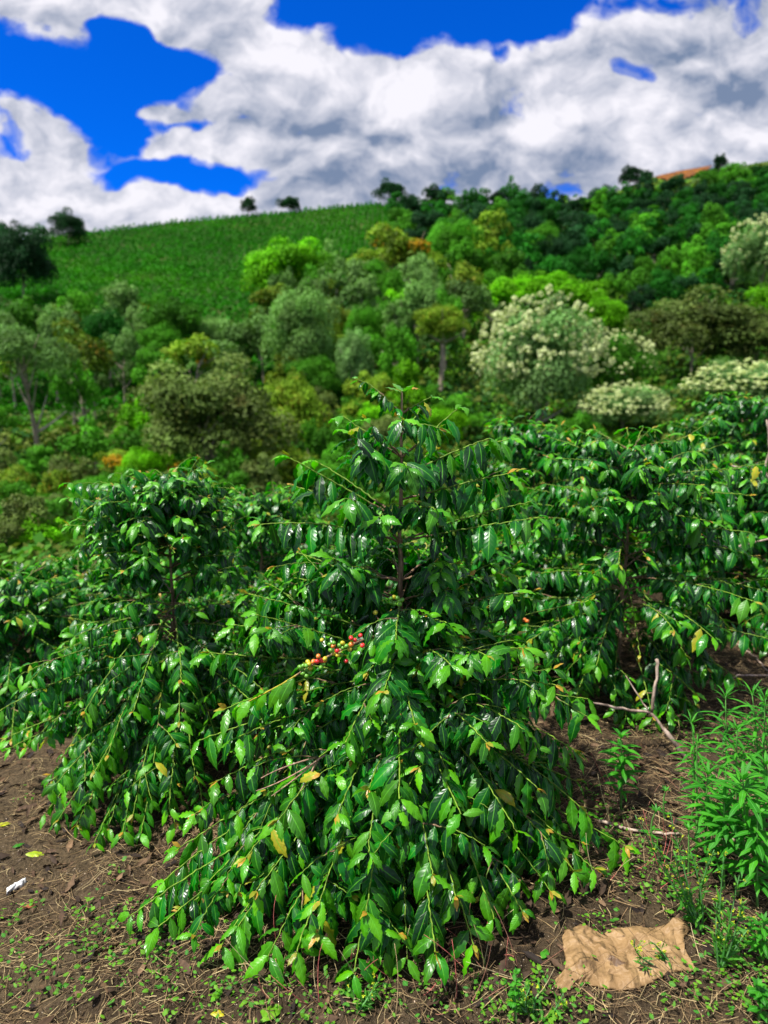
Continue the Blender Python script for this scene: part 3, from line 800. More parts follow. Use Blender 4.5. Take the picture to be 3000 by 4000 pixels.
neighbour(21, 645, 3.05, 1925, 'coffee bush left of the big central one, umbrella top over a bare brown stem', 116, UMB, .098, 1.08, True, 8, 4, (-.10, -.12), M_LEAF, .040,
          [(300, 3230, 2.42, .3), (430, 3330, 2.36, .3), (560, 3380, 2.32, .3), (690, 3340, 2.36, .28), (800, 3260, 2.42, .3), (190, 3080, 2.55, .35), (100, 2920, 2.7, .4), (360, 3100, 2.42, .38), (520, 3180, 2.35, .38), (660, 3160, 2.35, .38),
           (250, 2950, 2.55, .45), (420, 2950, 2.4, .5), (600, 2980, 2.35, .5), (760, 3030, 2.45, .45), (130, 2780, 2.75, .5), (330, 2780, 2.5, .55), (520, 2780, 2.42, .55), (700, 2820, 2.45, .55), (850, 2900, 2.6, .5), (240, 3340, 2.45, .25), (480, 3250, 2.3, .3), (380, 3420, 2.3, .2), (180, 3220, 2.5, .25)])
neighbour(22, 2465, 3.45, 1765, 'coffee bush right of the big central one, stem showing above the dead forked branch', 80, [(.14, .5, -.1, .3), (.3, .7, .05, .3), (.45, .78, .1, .3), (.6, .62, .2, .3), (.72, .55, .25, .2), (.85, .5, .25, .1), (.93, .36, .35, .05), (.99, .16, .6, 0)], .114, 1.02, True, 8, 4, (0, -.05), M_LEAF, .042,
          [(2250, 2720, 3.0, .35), (2400, 2780, 2.95, .3), (2550, 2800, 2.95, .3), (2700, 2760, 3.0, .35), (2850, 2650, 3.1, .4), (2150, 2600, 3.1, .4), (2330, 2600, 2.9, .45), (2500, 2560, 2.85, .5), (2680, 2560, 2.9, .5), (2850, 2450, 3.1, .55), (2620, 2900, 2.95, .2), (2440, 2880, 3.0, .15)])
neighbour(23, 1010, 4.5, 1960, 'coffee bush in soft focus behind the umbrella-topped one, right of its crown', 64, UMB, .11, 1.15)
neighbour(24, 60, 3.9, 2290, 'low spreading coffee bush at the left edge of the picture', 80, SKIRT, .11, 1.05, skew=(-.05, -.1))
neighbour(25, 2090, 4.7, 1690, 'coffee bush behind the right shoulder of the big central one', 76, SKIRT, .12, 1.1)
neighbour(26, 2900, 6.0, 1590, 'rearmost coffee bush in the upper right, in front of the white-blossomed shrub', 76, SKIRT, .125, 1.45)
neighbour(27, 2990, 4.3, 1880, 'coffee bush cut off by the right edge below the broken grey twig', 80, SKIRT, .125, 1.1)
neighbour(28, 1180, 3.9, 2330, 'small low coffee bush between the central bush and the bare brown stem', 60, SKIRT, .10, .95)
neighbour(29, 1980, 3.9, 2150, 'half hidden coffee bush low down behind the right side of the central bush', 64, SKIRT, .115, .95)
neighbour(30, 300, 5.0, 2250, 'low blurred coffee bush behind the one at the left edge', 64, SKIRT, .11, 1.1)
neighbour(31, 2600, 5.4, 1800, 'coffee bush between the rearmost one and the right-hand stem', 64, SKIRT, .12, 1.1)
neighbour(32, 850, 3.9, 2480, 'squat coffee bush in the gap right behind the bare brown stem', 56, SKIRT, .10, .95)
neighbour(34, 800, 5.6, 2130, 'coffee bush filling the gap far behind the bare brown stem of the umbrella-topped one', 64, SKIRT, .11, 1.2)
neighbour(35, 1150, 5.2, 2080, 'coffee bush far back, just left of the upper branches of the central bush', 60, SKIRT, .11, 1.0)
neighbour(33, 1560, 4.8, 2150, 'coffee bush hidden straight behind the central bush trunk', 60, SKIRT, .11, 1.0)

# ------------------------------------------------------------------ forest trees
def crown_mesh(seed, nl=26, per=150, leaf=.05, flat=.8, open_=0.0, tip=None, lump=(.16, .36)):
    """leaf clusters on the shells of many lumps; unit radius"""
    rg = np.random.default_rng(seed); g = Geo(); ns = 0
    V, C = [], []
    for i in range(nl):
        d = rg.normal(0, 1, 3); d /= np.linalg.norm(d)
        if d[2] < -.6: d[2] *= -.6
        rr = rg.uniform(.40, .92) * (1 - open_ * rg.random())
        c = d * rr * np.array([1, 1, flat]); lr = rg.uniform(*lump)
        n = int(per * (lr / .3) ** 2)
        e = norm(rg.normal(0, 1, (n, 3))); e[:, 2] = np.where(e[:, 2] < -.55, -e[:, 2] * .7, e[:, 2])
        p = c + e * (lr * (rg.uniform(.55, 1.08, n) ** .5))[:, None] * np.array([1, 1, .85])
        nr = norm(e + rg.normal(0, .55, (n, 3)) + [0, 0, .4])
        a = norm(np.cross(nr, rg.normal(0, 1, (n, 3)))); b = np.cross(nr, a)
        s = leaf * rg.uniform(.4, 1.6, n)[:, None]
        quad = np.stack([p - a * s, p - b * s * .6 - nr * s * .15, p + a * s, p + b * s * .6 - nr * s * .15], 1)
        V.append(quad.reshape(-1, 3))
        tone = rg.uniform(.55, 1.5); cl = np.array([tone, tone * rg.uniform(.93, 1.07), tone]) * rg.uniform(.8, 1.2, n)[:, None]
        if tip is not None and rg.random() < tip[1]:
            m_ = (rg.random(n) < .8); cl[m_] = np.array(tip[0]) * rg.uniform(.8, 1.2, m_.sum())[:, None]
        C.append(np.repeat(cl, 4, 0))
    v = np.concatenate(V); q = np.arange(len(v)).reshape(-1, 4)
    g.add(v, q, None, None, np.concatenate(C)); return g.mesh('crown', None, False)

def blossom_mesh(seed, nb=300, flat=.85):
    rg = np.random.default_rng(seed); g = Geo()
    d = norm(rg.normal(0, 1, (nb, 3)) + [0, -.15, .55]); d[:, 2] = np.abs(d[:, 2]) * rg.choice([1, 1, 1, -.2], nb)
    cen = d * rg.uniform(.82, 1.05, nb)[:, None] * [1, 1, flat]
    V = []
    for c in cen:
        n = 26; e = norm(rg.normal(0, 1, (n, 3))); p = c + e * rg.uniform(.01, .055) * [1, 1, .7]
        nr = norm(e + rg.normal(0, .4, (n, 3))); a = norm(np.cross(nr, rg.normal(0, 1, (n, 3)))); b = np.cross(nr, a); s = .019 * rg.uniform(.6, 1.3, n)[:, None]
        V.append(np.stack([p - a * s, p - b * s, p + a * s, p + b * s], 1).reshape(-1, 3))
    v = np.concatenate(V); q = np.arange(len(v)).reshape(-1, 4)
    g.add(v, q, None, None, np.repeat(rg.uniform(.75, 1.1, (len(v) // 4, 1)), 4, 0) * np.array([[1, 1, 1.]])); return g.mesh('blossom', None, False)

def tree_trunk_mesh(seed, n_limb=7, fork=.45, lean=.1):
    """unit: ground at 0, crown centre at 1"""
    rg = np.random.default_rng(seed); g = Geo()
    top = np.array([rg.normal(0, lean), rg.normal(0, lean), 1.0]); mid = np.array([rg.normal(0, lean), 0, .5])
    pts = bez(np.array([0, 0, -.12]), mid, top, 12); tube(g, pts, np.linspace(.045, .014, 12), 8)
    for i in range(n_limb):
        f = rg.uniform(fork, .95); A = pts[int(f * 11)]; a = rg.uniform(0, 6.28); r = rg.uniform(.2, .5)
        T = A + [math.cos(a) * r, math.sin(a) * r, rg.uniform(.15, .5)]
        tube(g, bez(A, (A + T) / 2 + [0, 0, -.03], T, 7), np.linspace(.022, .006, 7), 6)
    return g.mesh('trunk')

CROWNS = [crown_mesh(100 + i, 26 + 4 * (i % 3), 170, .046, 1.0, .1 * (i % 3), None, (.13, .36)) for i in range(5)]
CROWN_O = [crown_mesh(120 + i, 20, 120, .05, .8, .25, ((3.2, 1.0, .5), .10)) for i in range(3)]
CROWN_BIG = [crown_mesh(140 + i, 64, 420, .025, .85, .1) for i in range(3)]
BLOSSOM = [blossom_mesh(160, 220), blossom_mesh(161, 420)]
TRUNKS = [tree_trunk_mesh(170 + i) for i in range(3)]; TRUNK_TALL = [tree_trunk_mesh(180 + i, 5, .7, .05) for i in range(2)]; TRUNK_V = tree_trunk_mesh(190, 9, .25, .15)
MC = {
    'dark': crown_material('crown_dark', (0.012, 0.105, 0.006), .35), 'deep': crown_material('crown_deep', (0.010, 0.050, 0.013), .3),
    'mid': crown_material('crown_mid', (0.050, 0.200, 0.008), .35), 'lime': crown_material('crown_lime', (0.100, 0.330, 0.003), .25),
    'grey': crown_material('crown_grey', (0.100, 0.210, 0.045), .3), 'olive': crown_material('crown_olive', (0.095, 0.145, 0.030), .25, (0.15, 0.10, 0.03), .4),
    'gold': crown_material('crown_gold', (0.120, 0.215, 0.012), .3, (0.34, 0.17, 0.02), .6), 'pale': crown_material('crown_pale', (0.120, 0.240, 0.065), .2),
}
M_WHITE = crown_material('cream_blossom', (0.62, 0.68, 0.34), .12)
def slot(o, m):
    if not o.data.materials: o.data.materials.append(None)
    o.material_slots[0].link = 'OBJECT'; o.material_slots[0].material = m
for m_ in CROWNS + CROWN_O + CROWN_BIG + BLOSSOM: m_.materials.append(None)
for m_ in TRUNKS + TRUNK_TALL + [TRUNK_V]: m_.materials.append(M_TRUNK)
rt = random.Random(4)
def tree(px, py, wpx, hpx, kind, label, group=None, cat='tree', mesh=None, trunk=None, gap=.35, blossom=0, name='tree', thick=1.0, base_py=None):
    """crown centred at the photo position (px, py), wpx by hpx photo pixels, standing on the slope below"""
    b = hit(px, base_py if base_py else py + hpx * (.5 + gap), 0, 9.5)
    r = ray(px, py); dep = math.hypot(b[0], b[1]) / math.hypot(r[0], r[1])
    cz = CAM_H + r[2] * dep; rad = wpx / F * dep / 2 ; rz = hpx / F * dep / 2
    H = max(cz - b[2], rz * .6)
    root = empty(name, (b[0], b[1], b[2]), label, cat, group, 0)
    t = link('trunk', trunk or rt.choice(TRUNKS), None, root); t.scale = (H * .75 * thick, H * .75 * thick, H); t.rotation_euler[2] = rt.uniform(0, 6.28)
    c = link('crown', mesh or rt.choice(CROWNS), None, root); slot(c, MC[kind]); c.location = (0, 0, H)
    c.scale = (rad * 1.05, rad * rt.uniform(.85, 1.05), rz * rt.uniform(1.15, 1.75)); c.rotation_euler[2] = rt.uniform(0, 6.28)
    if blossom:
        o = link('blossom', BLOSSOM[blossom - 1], None, root); slot(o, M_WHITE); o.location = (0, 0, H); o.scale = c.scale; o.rotation_euler[2] = 0
    return root

# trees that can be told apart
B0, B1, B2 = CROWN_BIG
tree(2100, 1430, 500, 470, 'pale', 'rounded tree covered in cream-white blossom right of the central bush top', mesh=B0, blossom=2, gap=.1, trunk=TRUNK_V)
tree(2395, 1440, 300, 260, 'mid', 'smaller half-blossomed tree at the right shoulder of the rounded white one', mesh=B1, blossom=1, gap=.15)
tree(2430, 1600, 330, 190, 'pale', 'low cream-blossomed shrub above the right-hand coffee bush', cat='shrub', name='shrub', mesh=B1, blossom=2, gap=.1)
tree(2880, 1510, 400, 200, 'pale', 'cream-blossomed shrub cut by the right edge above the rearmost coffee bush', cat='shrub', name='shrub', mesh=B2, blossom=2, gap=.1)
tree(2960, 1020, 300, 300, 'pale', 'tall cream-tipped tree high at the right edge', mesh=B1, blossom=1, gap=.2)
tree(3010, 1190, 220, 150, 'lime', 'bright lime green tree at the right edge under the cream-tipped one', mesh=B0, gap=.2)
tree(820, 1660, 700, 460, 'olive', 'broad olive-brown tree behind the two coffee crowns on the left', mesh=B2, gap=.1, trunk=TRUNK_V)
tree(1130, 1640, 330, 300, 'gold', 'yellow-green tree between the broad olive one and the central bush', mesh=B0, gap=.1)
tree(150, 1390, 420, 250, 'grey', 'open grey-green tree at the left edge on two pale forked trunks', mesh=crown_mesh(150, 26, 420, .024, .8, .3), gap=.9, trunk=TRUNK_V, thick=.85, base_py=1770)
tree(330, 1400, 300, 260, 'gold', 'rust-tinged tree leaning right of the forked pale trunks', mesh=CROWN_O[0], gap=.7, trunk=TRUNK_V, thick=.6, base_py=1720)
tree(690, 1260, 300, 220, 'mid', 'dense green tree below the middle of the coffee field', mesh=B1, gap=.4)
tree(1130, 1080, 380, 260, 'lime', 'bright green tree jutting up into the right end of the coffee field', mesh=B2, gap=.3)
tree(1180, 1310, 330, 300, 'grey', 'grey-green tree with a thin pale trunk left of the centre', mesh=B0, gap=.4, trunk=TRUNK_TALL[0], thick=.8)
tree(1375, 1420, 170, 260, 'pale', 'slim silvery tree just left of the tip of the central bush', mesh=B1, gap=.2)
tree(1600, 1000, 230, 160, 'gold', 'orange-flushed tree on tall pale stems above the centre', mesh=CROWN_O[1], gap=1.0, trunk=TRUNK_TALL[1], thick=.8)
tree(1280, 1150, 150, 110, 'gold', 'slender tree with a bare pale stem between the lime tree and the grey-green one', mesh=CROWN_O[2], gap=1.3, trunk=TRUNK_TALL[1], thick=.9)
tree(1460, 1080, 160, 120, 'mid', 'slender pale-stemmed tree left of the orange-flushed one', mesh=CROWNS[2], gap=1.4, trunk=TRUNK_TALL[0], thick=.9)
tree(1560, 1240, 150, 110, 'grey', 'slender grey-leaved tree with a long pale stem under the orange-flushed one', mesh=CROWNS[1], gap=1.5, trunk=TRUNK_TALL[1], thick=1.0)
tree(560, 1230, 140, 110, 'gold', 'slender rusty tree with a pale stem at the lower edge of the coffee field', mesh=CROWN_O[1], gap=1.2, trunk=TRUNK_TALL[0], thick=.9)
tree(1720, 1265, 240, 170, 'gold', 'flat-topped yellow-green tree on three tall grey trunks', mesh=B0, gap=1.1, trunk=TRUNK_TALL[0], thick=1.4, base_py=1530)
tree(2200, 1160, 330, 160, 'lime', 'lime green tree above the rounded white-blossomed one', mesh=B1, gap=.2)
tree(2050, 1150, 260, 130, 'lime', 'wide lime green tree to the left of the other lime one above the white blossom', mesh=B0, gap=.2)
tree(2350, 1250, 220, 180, 'lime', 'small bright green tree between the white-blossomed and olive ones', mesh=B2, gap=.2)
tree(2700, 1310, 560, 300, 'olive', 'broad brownish olive thicket tree on the right above the cream shrubs', mesh=B2, gap=.1)
tree(2950, 1330, 300, 260, 'olive', 'olive tree at the right edge beside the broad brownish thicket', mesh=B0, gap=.1)
tree(90, 1040, 270, 270, 'deep', 'big dark tree at the left end of the coffee field', mesh=B1, gap=.05)
tree(30, 950, 180, 140, 'deep', 'dark tree on the ridge at the left edge', mesh=B0, gap=.1)
tree(268, 895, 150, 120, 'deep', 'round dark tree on the ridge near the left edge', mesh=B2, gap=.05)
tree(160, 920, 90, 60, 'dark', 'little dark tree on the ridge between two bigger ones', gap=.1)
tree(972, 803, 60, 58, 'deep', 'small pointed dark tree standing alone on the field skyline', mesh=B0, gap=.1)
tree(1135, 798, 100, 52, 'deep', 'small rounded dark tree on the field skyline right of the pointed one', mesh=B1, gap=.1)
tree(1525, 755, 130, 75, 'deep', 'dark tree clump on the skyline where the forest begins', mesh=B2, gap=.05)
tree(2460, 690, 90, 75, 'deep', 'dark tree on the skyline left of the orange earth bank', mesh=B0, gap=.1)
tree(2525, 700, 60, 75, 'deep', 'narrow dark tree right against the left end of the orange earth bank', mesh=B1, gap=.1)
tree(2640, 712, 60, 34, 'dark', 'low dark shrub at the foot of the orange earth bank', cat='shrub', name='shrub', gap=.1)
tree(2735, 690, 60, 36, 'mid', 'low green shrub at the right foot of the orange earth bank', cat='shrub', name='shrub', gap=.1)
tree(2810, 640, 70, 50, 'deep', 'small dark tree at the right end of the orange earth bank', mesh=B2, gap=.1)
# the forest mass
def in_poly(x, y, poly):
    c = False; j = len(poly) - 1
    for i in range(len(poly)):
        xi, yi = poly[i]; xj, yj = poly[j]
        if (yi > y) != (yj > y) and x < (xj - xi) * (y - yi) / (yj - yi) + xi: c = not c
        j = i
    return c
ZONES = [
    ('upper', [(1540, 790), (1900, 775), (2250, 770), (2440, 740), (2560, 760), (2760, 720), (3060, 640), (3060, 900), (1560, 900)], [('dark', .5), ('deep', .3), ('mid', .2)], 92, 70, .25,
     {'dark': 'dark green tree in the forest band just under the right-hand skyline', 'deep': 'near-black green tree in the forest band just under the right-hand skyline', 'mid': 'mid green tree in the forest band just under the right-hand skyline'}),
    ('slope', [(1560, 890), (2900, 880), (2850, 1120), (2560, 1220), (2300, 1120), (1950, 1100), (1560, 960)], [('dark', .4), ('deep', .35), ('mid', .25)], 130, 105, .25,
     {'dark': 'dark green tree halfway up the forested right slope', 'deep': 'deep blue-green tree halfway up the forested right slope', 'mid': 'mid green tree halfway up the forested right slope'}),
    ('centre', [(1000, 1150), (1480, 960), (1950, 950), (2000, 1200), (1850, 1350), (1800, 1560), (1400, 1560), (1000, 1480)], [('mid', .35), ('gold', .3), ('grey', .25), ('lime', .1)], 165, 150, .35,
     {'mid': 'mid green tree in the mixed wood behind the central bush', 'gold': 'yellow-flushed tree in the mixed wood behind the central bush', 'grey': 'greyish green tree in the mixed wood behind the central bush', 'lime': 'lime green tree in the mixed wood behind the central bush'}),
    ('left', [(-40, 1240), (500, 1220), (1000, 1330), (1000, 1480), (520, 1520), (260, 1700), (-40, 1720)], [('mid', .4), ('grey', .3), ('gold', .15), ('dark', .15)], 170, 165, .35,
     {'mid': 'mid green tree in the wood below the coffee field on the left', 'grey': 'greyish green tree in the wood below the coffee field on the left', 'gold': 'rusty yellow tree in the wood below the coffee field on the left', 'dark': 'dark green tree in the wood below the coffee field on the left'}),
    ('low', [(-40, 1700), (300, 1700), (1400, 1560), (2000, 1560), (3050, 1450), (3050, 1700), (1900, 1750), (1100, 1950), (330, 2080), (-40, 2180)], [('mid', .35), ('olive', .35), ('gold', .15), ('lime', .15)], 180, 140, .1,
     {'mid': 'mid green shrub on the valley floor behind the coffee rows', 'olive': 'olive brown shrub on the valley floor behind the coffee rows', 'gold': 'yellowish shrub on the valley floor behind the coffee rows', 'lime': 'lime green shrub on the valley floor behind the coffee rows'}),
]
for zn, poly, kinds, w0, h0, gap, labs in ZONES:
    ys = [p[1] for p in poly]; xs = [p[0] for p in poly]; y = min(ys) + h0 * .2; row = 0
    while y < max(ys):
        x = min(xs) + (row % 2) * w0 * .35
        while x < max(xs):
            xx = x + rt.uniform(-.25, .25) * w0; yy = y + rt.uniform(-.25, .25) * h0
            if in_poly(xx, yy, poly) and not (30 < xx < 330 and 1480 < yy < 1800) and not (1610 < xx < 1850 and 1340 < yy < 1600) and not (1820 < xx < 2420 and 1400 < yy < 1720) and not (2250 < xx and 1380 < yy < 1700):
                k = rt.choices([a for a, _ in kinds], [b for _, b in kinds])[0]
                shrub = zn == 'low'
                tree(xx, yy, w0 * rt.uniform(.9, 1.5), h0 * rt.uniform(.9, 1.55), k, labs[k], group=labs[k].replace('tree', 'trees').replace('shrub', 'shrubs'),
                     cat='shrub' if shrub else 'tree', name='shrub' if shrub else 'tree', mesh=rt.choice(CROWN_O if (k == 'gold' and rt.random() < .6) else CROWNS + CROWN_BIG[:1]), gap=gap, trunk=rt.choice(TRUNKS + TRUNK_TALL))
            x += w0 * .78
        y += h0 * .52; row += 1

# coffee field covering the far slope: rows of bushes nobody could count
def coffee_field():
    rg = np.random.default_rng(31); g = Geo()
    pts = []
    for x in np.arange(-190, 20, 1.6):
        for y in np.arange(70, 262, 1.35):
            pts.append((x, y))
    pts = np.array(pts); pts += rg.normal(0, .22, pts.shape)
    c, s_ = math.cos(.5), math.sin(.5)
    d = np.hypot(pts[:, 0], pts[:, 1]); az = np.degrees(np.arctan2(pts[:, 0], pts[:, 1]))
    keep = (rg.random(len(pts)) > .06) & (d > 82) & (d < 249) & (az > -33) & (az < 3.0 - 4 * (d < 150)); pts = pts[keep]
    N = len(pts); z = terrain(pts[:, 0], pts[:, 1]); base = np.stack([pts[:, 0], pts[:, 1], z], -1)
    n = 28; e = norm(rg.normal(0, 1, (N, n, 3))); e[..., 2] = np.abs(e[..., 2])
    sz = rg.uniform(.6, 1.15, (N, 1, 1))
    p = base[:, None] + e * sz * np.array([.70, .70, 1.15])
    nr = norm(e + rg.normal(0, .5, e.shape)); a = norm(np.cross(nr, rg.normal(0, 1, e.shape))); b = np.cross(nr, a); s = .24 * rg.uniform(.6, 1.3, (N, n, 1))
    v = np.stack([p - a * s, p - b * s * .7, p + a * s, p + b * s * .7], 2).reshape(-1, 3)
    q = np.arange(len(v)).reshape(-1, 4)
    pn = fbm(pts[:, 0] * .05, pts[:, 1] * .05, 3, 91)
    tone = np.repeat(rg.uniform(.6, 1.3, N) * (1 + .35 * pn), n * 4)[:, None] * np.array([[1, 1, 1.]]) * np.repeat(np.stack([1 + 1.2 * np.clip(pn, 0, 1), 1 + 0 * pn, 1 + 0 * pn], -1), n * 4, 0)
    g.add(v, q, None, None, tone)
    o = link('coffee_field', g.mesh('coffee_field', None, False), crown_material('field_leaf', (0.018, 0.165, 0.000), 0.0))
    tag(o, 'bright green coffee plantation covering the far hillside up to the ridge', 'crop field', None, 'stuff')
coffee_field()

def undergrowth():
    rg = np.random.default_rng(61); g = Geo(); N = 19000
    d = np.exp(rg.uniform(math.log(6.2), math.log(240), N)); az = np.radians(rg.uniform(-36, 36, N))
    x = d * np.sin(az); y = d * np.cos(az); azd = np.degrees(az)
    keep = ~((d > 80) & (azd < 2.0 - 4 * (d < 150))); keep &= ~((azd > 17) & (azd < 27) & (d > 222))
    d, x, y = d[keep], x[keep], y[keep]; N = len(d); n = 16
    sz = (.12 + .014 * d) * rg.uniform(.6, 1.4, N); base = np.stack([x, y, terrain(x, y)], -1)
    e = norm(rg.normal(0, 1, (N, n, 3))); e[..., 2] = np.abs(e[..., 2])
    p = base[:, None] + e * sz[:, None, None] * np.array([1, 1, .9]); nr = norm(e + rg.normal(0, .5, e.shape)); a = norm(np.cross(nr, rg.normal(0, 1, e.shape))); b = np.cross(nr, a)
    s_ = (sz[:, None, None] * .22) * rg.uniform(.6, 1.4, (N, n, 1))
    v = np.stack([p - a * s_, p - b * s_ * .7, p + a * s_, p + b * s_ * .7], 2).reshape(-1, 3); q = np.arange(len(v)).reshape(-1, 4)
    pal = np.array([[.03, .12, .008], [.06, .18, .010], [.10, .14, .020], [.015, .07, .008], [.09, .22, .012]])
    k = np.clip(((vnoise(x * .12, y * .12, 5) + .5) * 5 + rg.normal(0, .8, N)).astype(int), 0, 4)
    g.add(v, q, None, None, np.repeat(pal[k] * rg.uniform(.7, 1.3, (N, 1)), n * 4, 0))
    o = link('undergrowth', g.mesh('undergrowth', None, False), crown_material('undergrowth_leaf', (1, 1, 1), 0.0))
    tag(o, 'tangled green undergrowth between the trees on the hillside', 'undergrowth', None, 'stuff')
undergrowth()

# orange earth bank and pale grass on the far ridge
def patch(name, poly, mat, lift, label, n=26):
    xs = [p[0] for p in poly]; ys = [p[1] for p in poly]; g = Geo(); idx = {}; V = []; Q = []
    gx = np.linspace(min(xs), max(xs), n); gy = np.linspace(min(ys), max(ys), 12)
    def vert(i, j):
        if (i, j) not in idx:
            p = hit(gx[i], gy[j], 0, 9.5, 249); p[2] += lift; idx[(i, j)] = len(V); V.append(p)
        return idx[(i, j)]
    for i in range(n - 1):
        for j in range(11):
            if in_poly((gx[i] + gx[i + 1]) / 2, (gy[j] + gy[j + 1]) / 2, poly):
                Q.append([vert(i, j), vert(i, j + 1), vert(i + 1, j + 1), vert(i + 1, j)])
    g.add(np.array(V), np.array(Q)); o = link(name, g.mesh(name), mat); tag(o, label, None, None, 'structure')
def simple_noise_mat(name, a, b, scale):
    m, T = new_mat(name); oc = T.node('ShaderNodeTexCoord').outputs['Object']; n = T.noise(oc, scale, 5, .65)
    out(T, princ(T, T.mix(T.ramp(n, .35, .65), a, b), .9, T.bump(n, .6, .3), .1)); return m
patch('bare_earth_bank', [(2555, 700), (2580, 668), (2680, 655), (2790, 640), (2770, 665), (2690, 700), (2620, 712)], simple_noise_mat('orange_earth', (0.23, 0.085, 0.016), (0.075, 0.034, 0.015), .9), .6, 'bare orange earth bank on the far ridge')
patch('ridge_grass', [(2400, 765), (2480, 715), (2550, 690), (2600, 715), (2700, 712), (2640, 745), (2500, 765)], simple_noise_mat('ridge_grass', (0.03, 0.13, 0.006), (0.12, 0.17, 0.012), .5), .5, 'light green grass below the orange earth bank')

# ------------------------------------------------------------------ weeds
def fleabane(seed, px, py_top, base_py, L, label, base_px=None, name='weed', n=None, wl=.105):
    rg = np.random.default_rng(seed); b = hit(base_px or px, base_py)
    r = ray(px, py_top); top = np.array([0, 0, CAM_H]) + r * (b[1] / r[1]); H = top[2] - b[2]
    root = empty(name, tuple(b), label, 'weed', 'leafy weeds growing beside the coffee bushes')
    g = Geo(); C = (b + top) / 2 + [rg.normal(0, .02), 0, .02]; pts = bez(b - [0, 0, .02], C, top, 12); tube(g, pts, np.linspace(.0045, .0018, 12), 6, (0.10, 0.26, 0.05))
    link('stem', g.mesh('stem', b), M_TWIG, root)
    n = n or int(22 + H * 80); f = np.sort(rg.uniform(.12, 1, n) ** .75); f[-8:] = np.linspace(.97, 1, 8)
    p = np.stack([np.interp(f, np.linspace(0, 1, 12), pts[:, i]) for i in range(3)], -1)
    a = np.arange(n) * 2.4; up = np.where(f > .93, 1.0 + (f - .93) * 14, rg.uniform(.1, .7, n))
    d = np.stack([np.cos(a), np.sin(a), up], -1)
    LL = L * np.where(f > .95, .6, rg.uniform(.8, 1.15, n)) * np.where(f < .3, .8, 1)
    g = Geo(); t = rg.random(n)[:, None]; col = np.array([0.020, 0.17, 0.008]) * (1 - t) + np.array([0.060, 0.31, 0.012]) * t
    leaves(g, p, d, np.tile([0, 0, 1.], (n, 1)), LL, LL * wl, rg.uniform(.5, 1.35, n), np.full(n, .25), np.full(n, .03), np.full(n, 2.5), rg.uniform(0, 6, n), col, 8, 2)
    link('foliage', g.mesh('foliage', b), M_WEED, root); return root
fleabane(1, 2425, 2880, 3160, .085, 'single bright green weed standing alone right of the big bush skirt', wl=.24)
fleabane(2, 2834, 2720, 3260, .10, 'tall narrow-leaved weed below the end of the dead forked branch')
fleabane(3, 2936, 2705, 3300, .10, 'tall narrow-leaved weed second in from the right edge')
fleabane(4, 2990, 2725, 3330, .10, 'tall narrow-leaved weed standing on the right edge')
fleabane(5, 2766, 3020, 3400, .085, 'shorter weed with a star-shaped top in front of the tall narrow-leaved ones', wl=.2)
fleabane(6, 2902, 3040, 3500, .115, 'broadest-leaved weed with drooping leaves near the right edge', base_px=2880, wl=.18)
fleabane(7, 2722, 2900, 3330, .06, 'thin greyish weed left of the tall narrow-leaved clump', n=26)
fleabane(8, 2563, 3170, 3330, .05, 'small weed seedling behind the yellow-budded weed', n=14, wl=.25)
fleabane(9, 2600, 3090, 3200, .04, 'tiny weed seedling on the litter between the lone weed and the tall clump', n=12, wl=.3)
fleabane(10, 2985, 3600, 3780, .05, 'small bushy weed low at the right edge beside the paper bag', n=40, wl=.25)
fleabane(12, 2690, 3240, 3420, .055, 'small weed in front of the thin greyish one', n=14, wl=.25)
fleabane(13, 2990, 2980, 3420, .09, 'leafy weed pressed against the right edge under the tall ones', wl=.2)
fleabane(14, 2960, 3850, 3990, .035, 'round-leaved weed in the bottom right corner', n=30, wl=.5)
fleabane(15, 2120, 2950, 3060, .07, 'weed half hidden under the right side of the central bush', n=30, wl=.22)
fleabane(17, 2700, 2820, 3230, .09, 'feathery weed at the left end of the tall narrow-leaved clump')
fleabane(18, 2880, 2850, 3330, .09, 'narrow-leaved weed rising between the two tallest ones')
fleabane(19, 2830, 3130, 3480, .09, 'low leafy weed at the foot of the broad-leaved one', wl=.22)
fleabane(20, 2960, 3180, 3560, .09, 'low leafy weed at the right edge below the tall clump', wl=.22)
fleabane(16, 2020, 3800, 3990, .022, 'yellow-green clover-like weed just left of the paper bag corner', n=30, wl=.6)

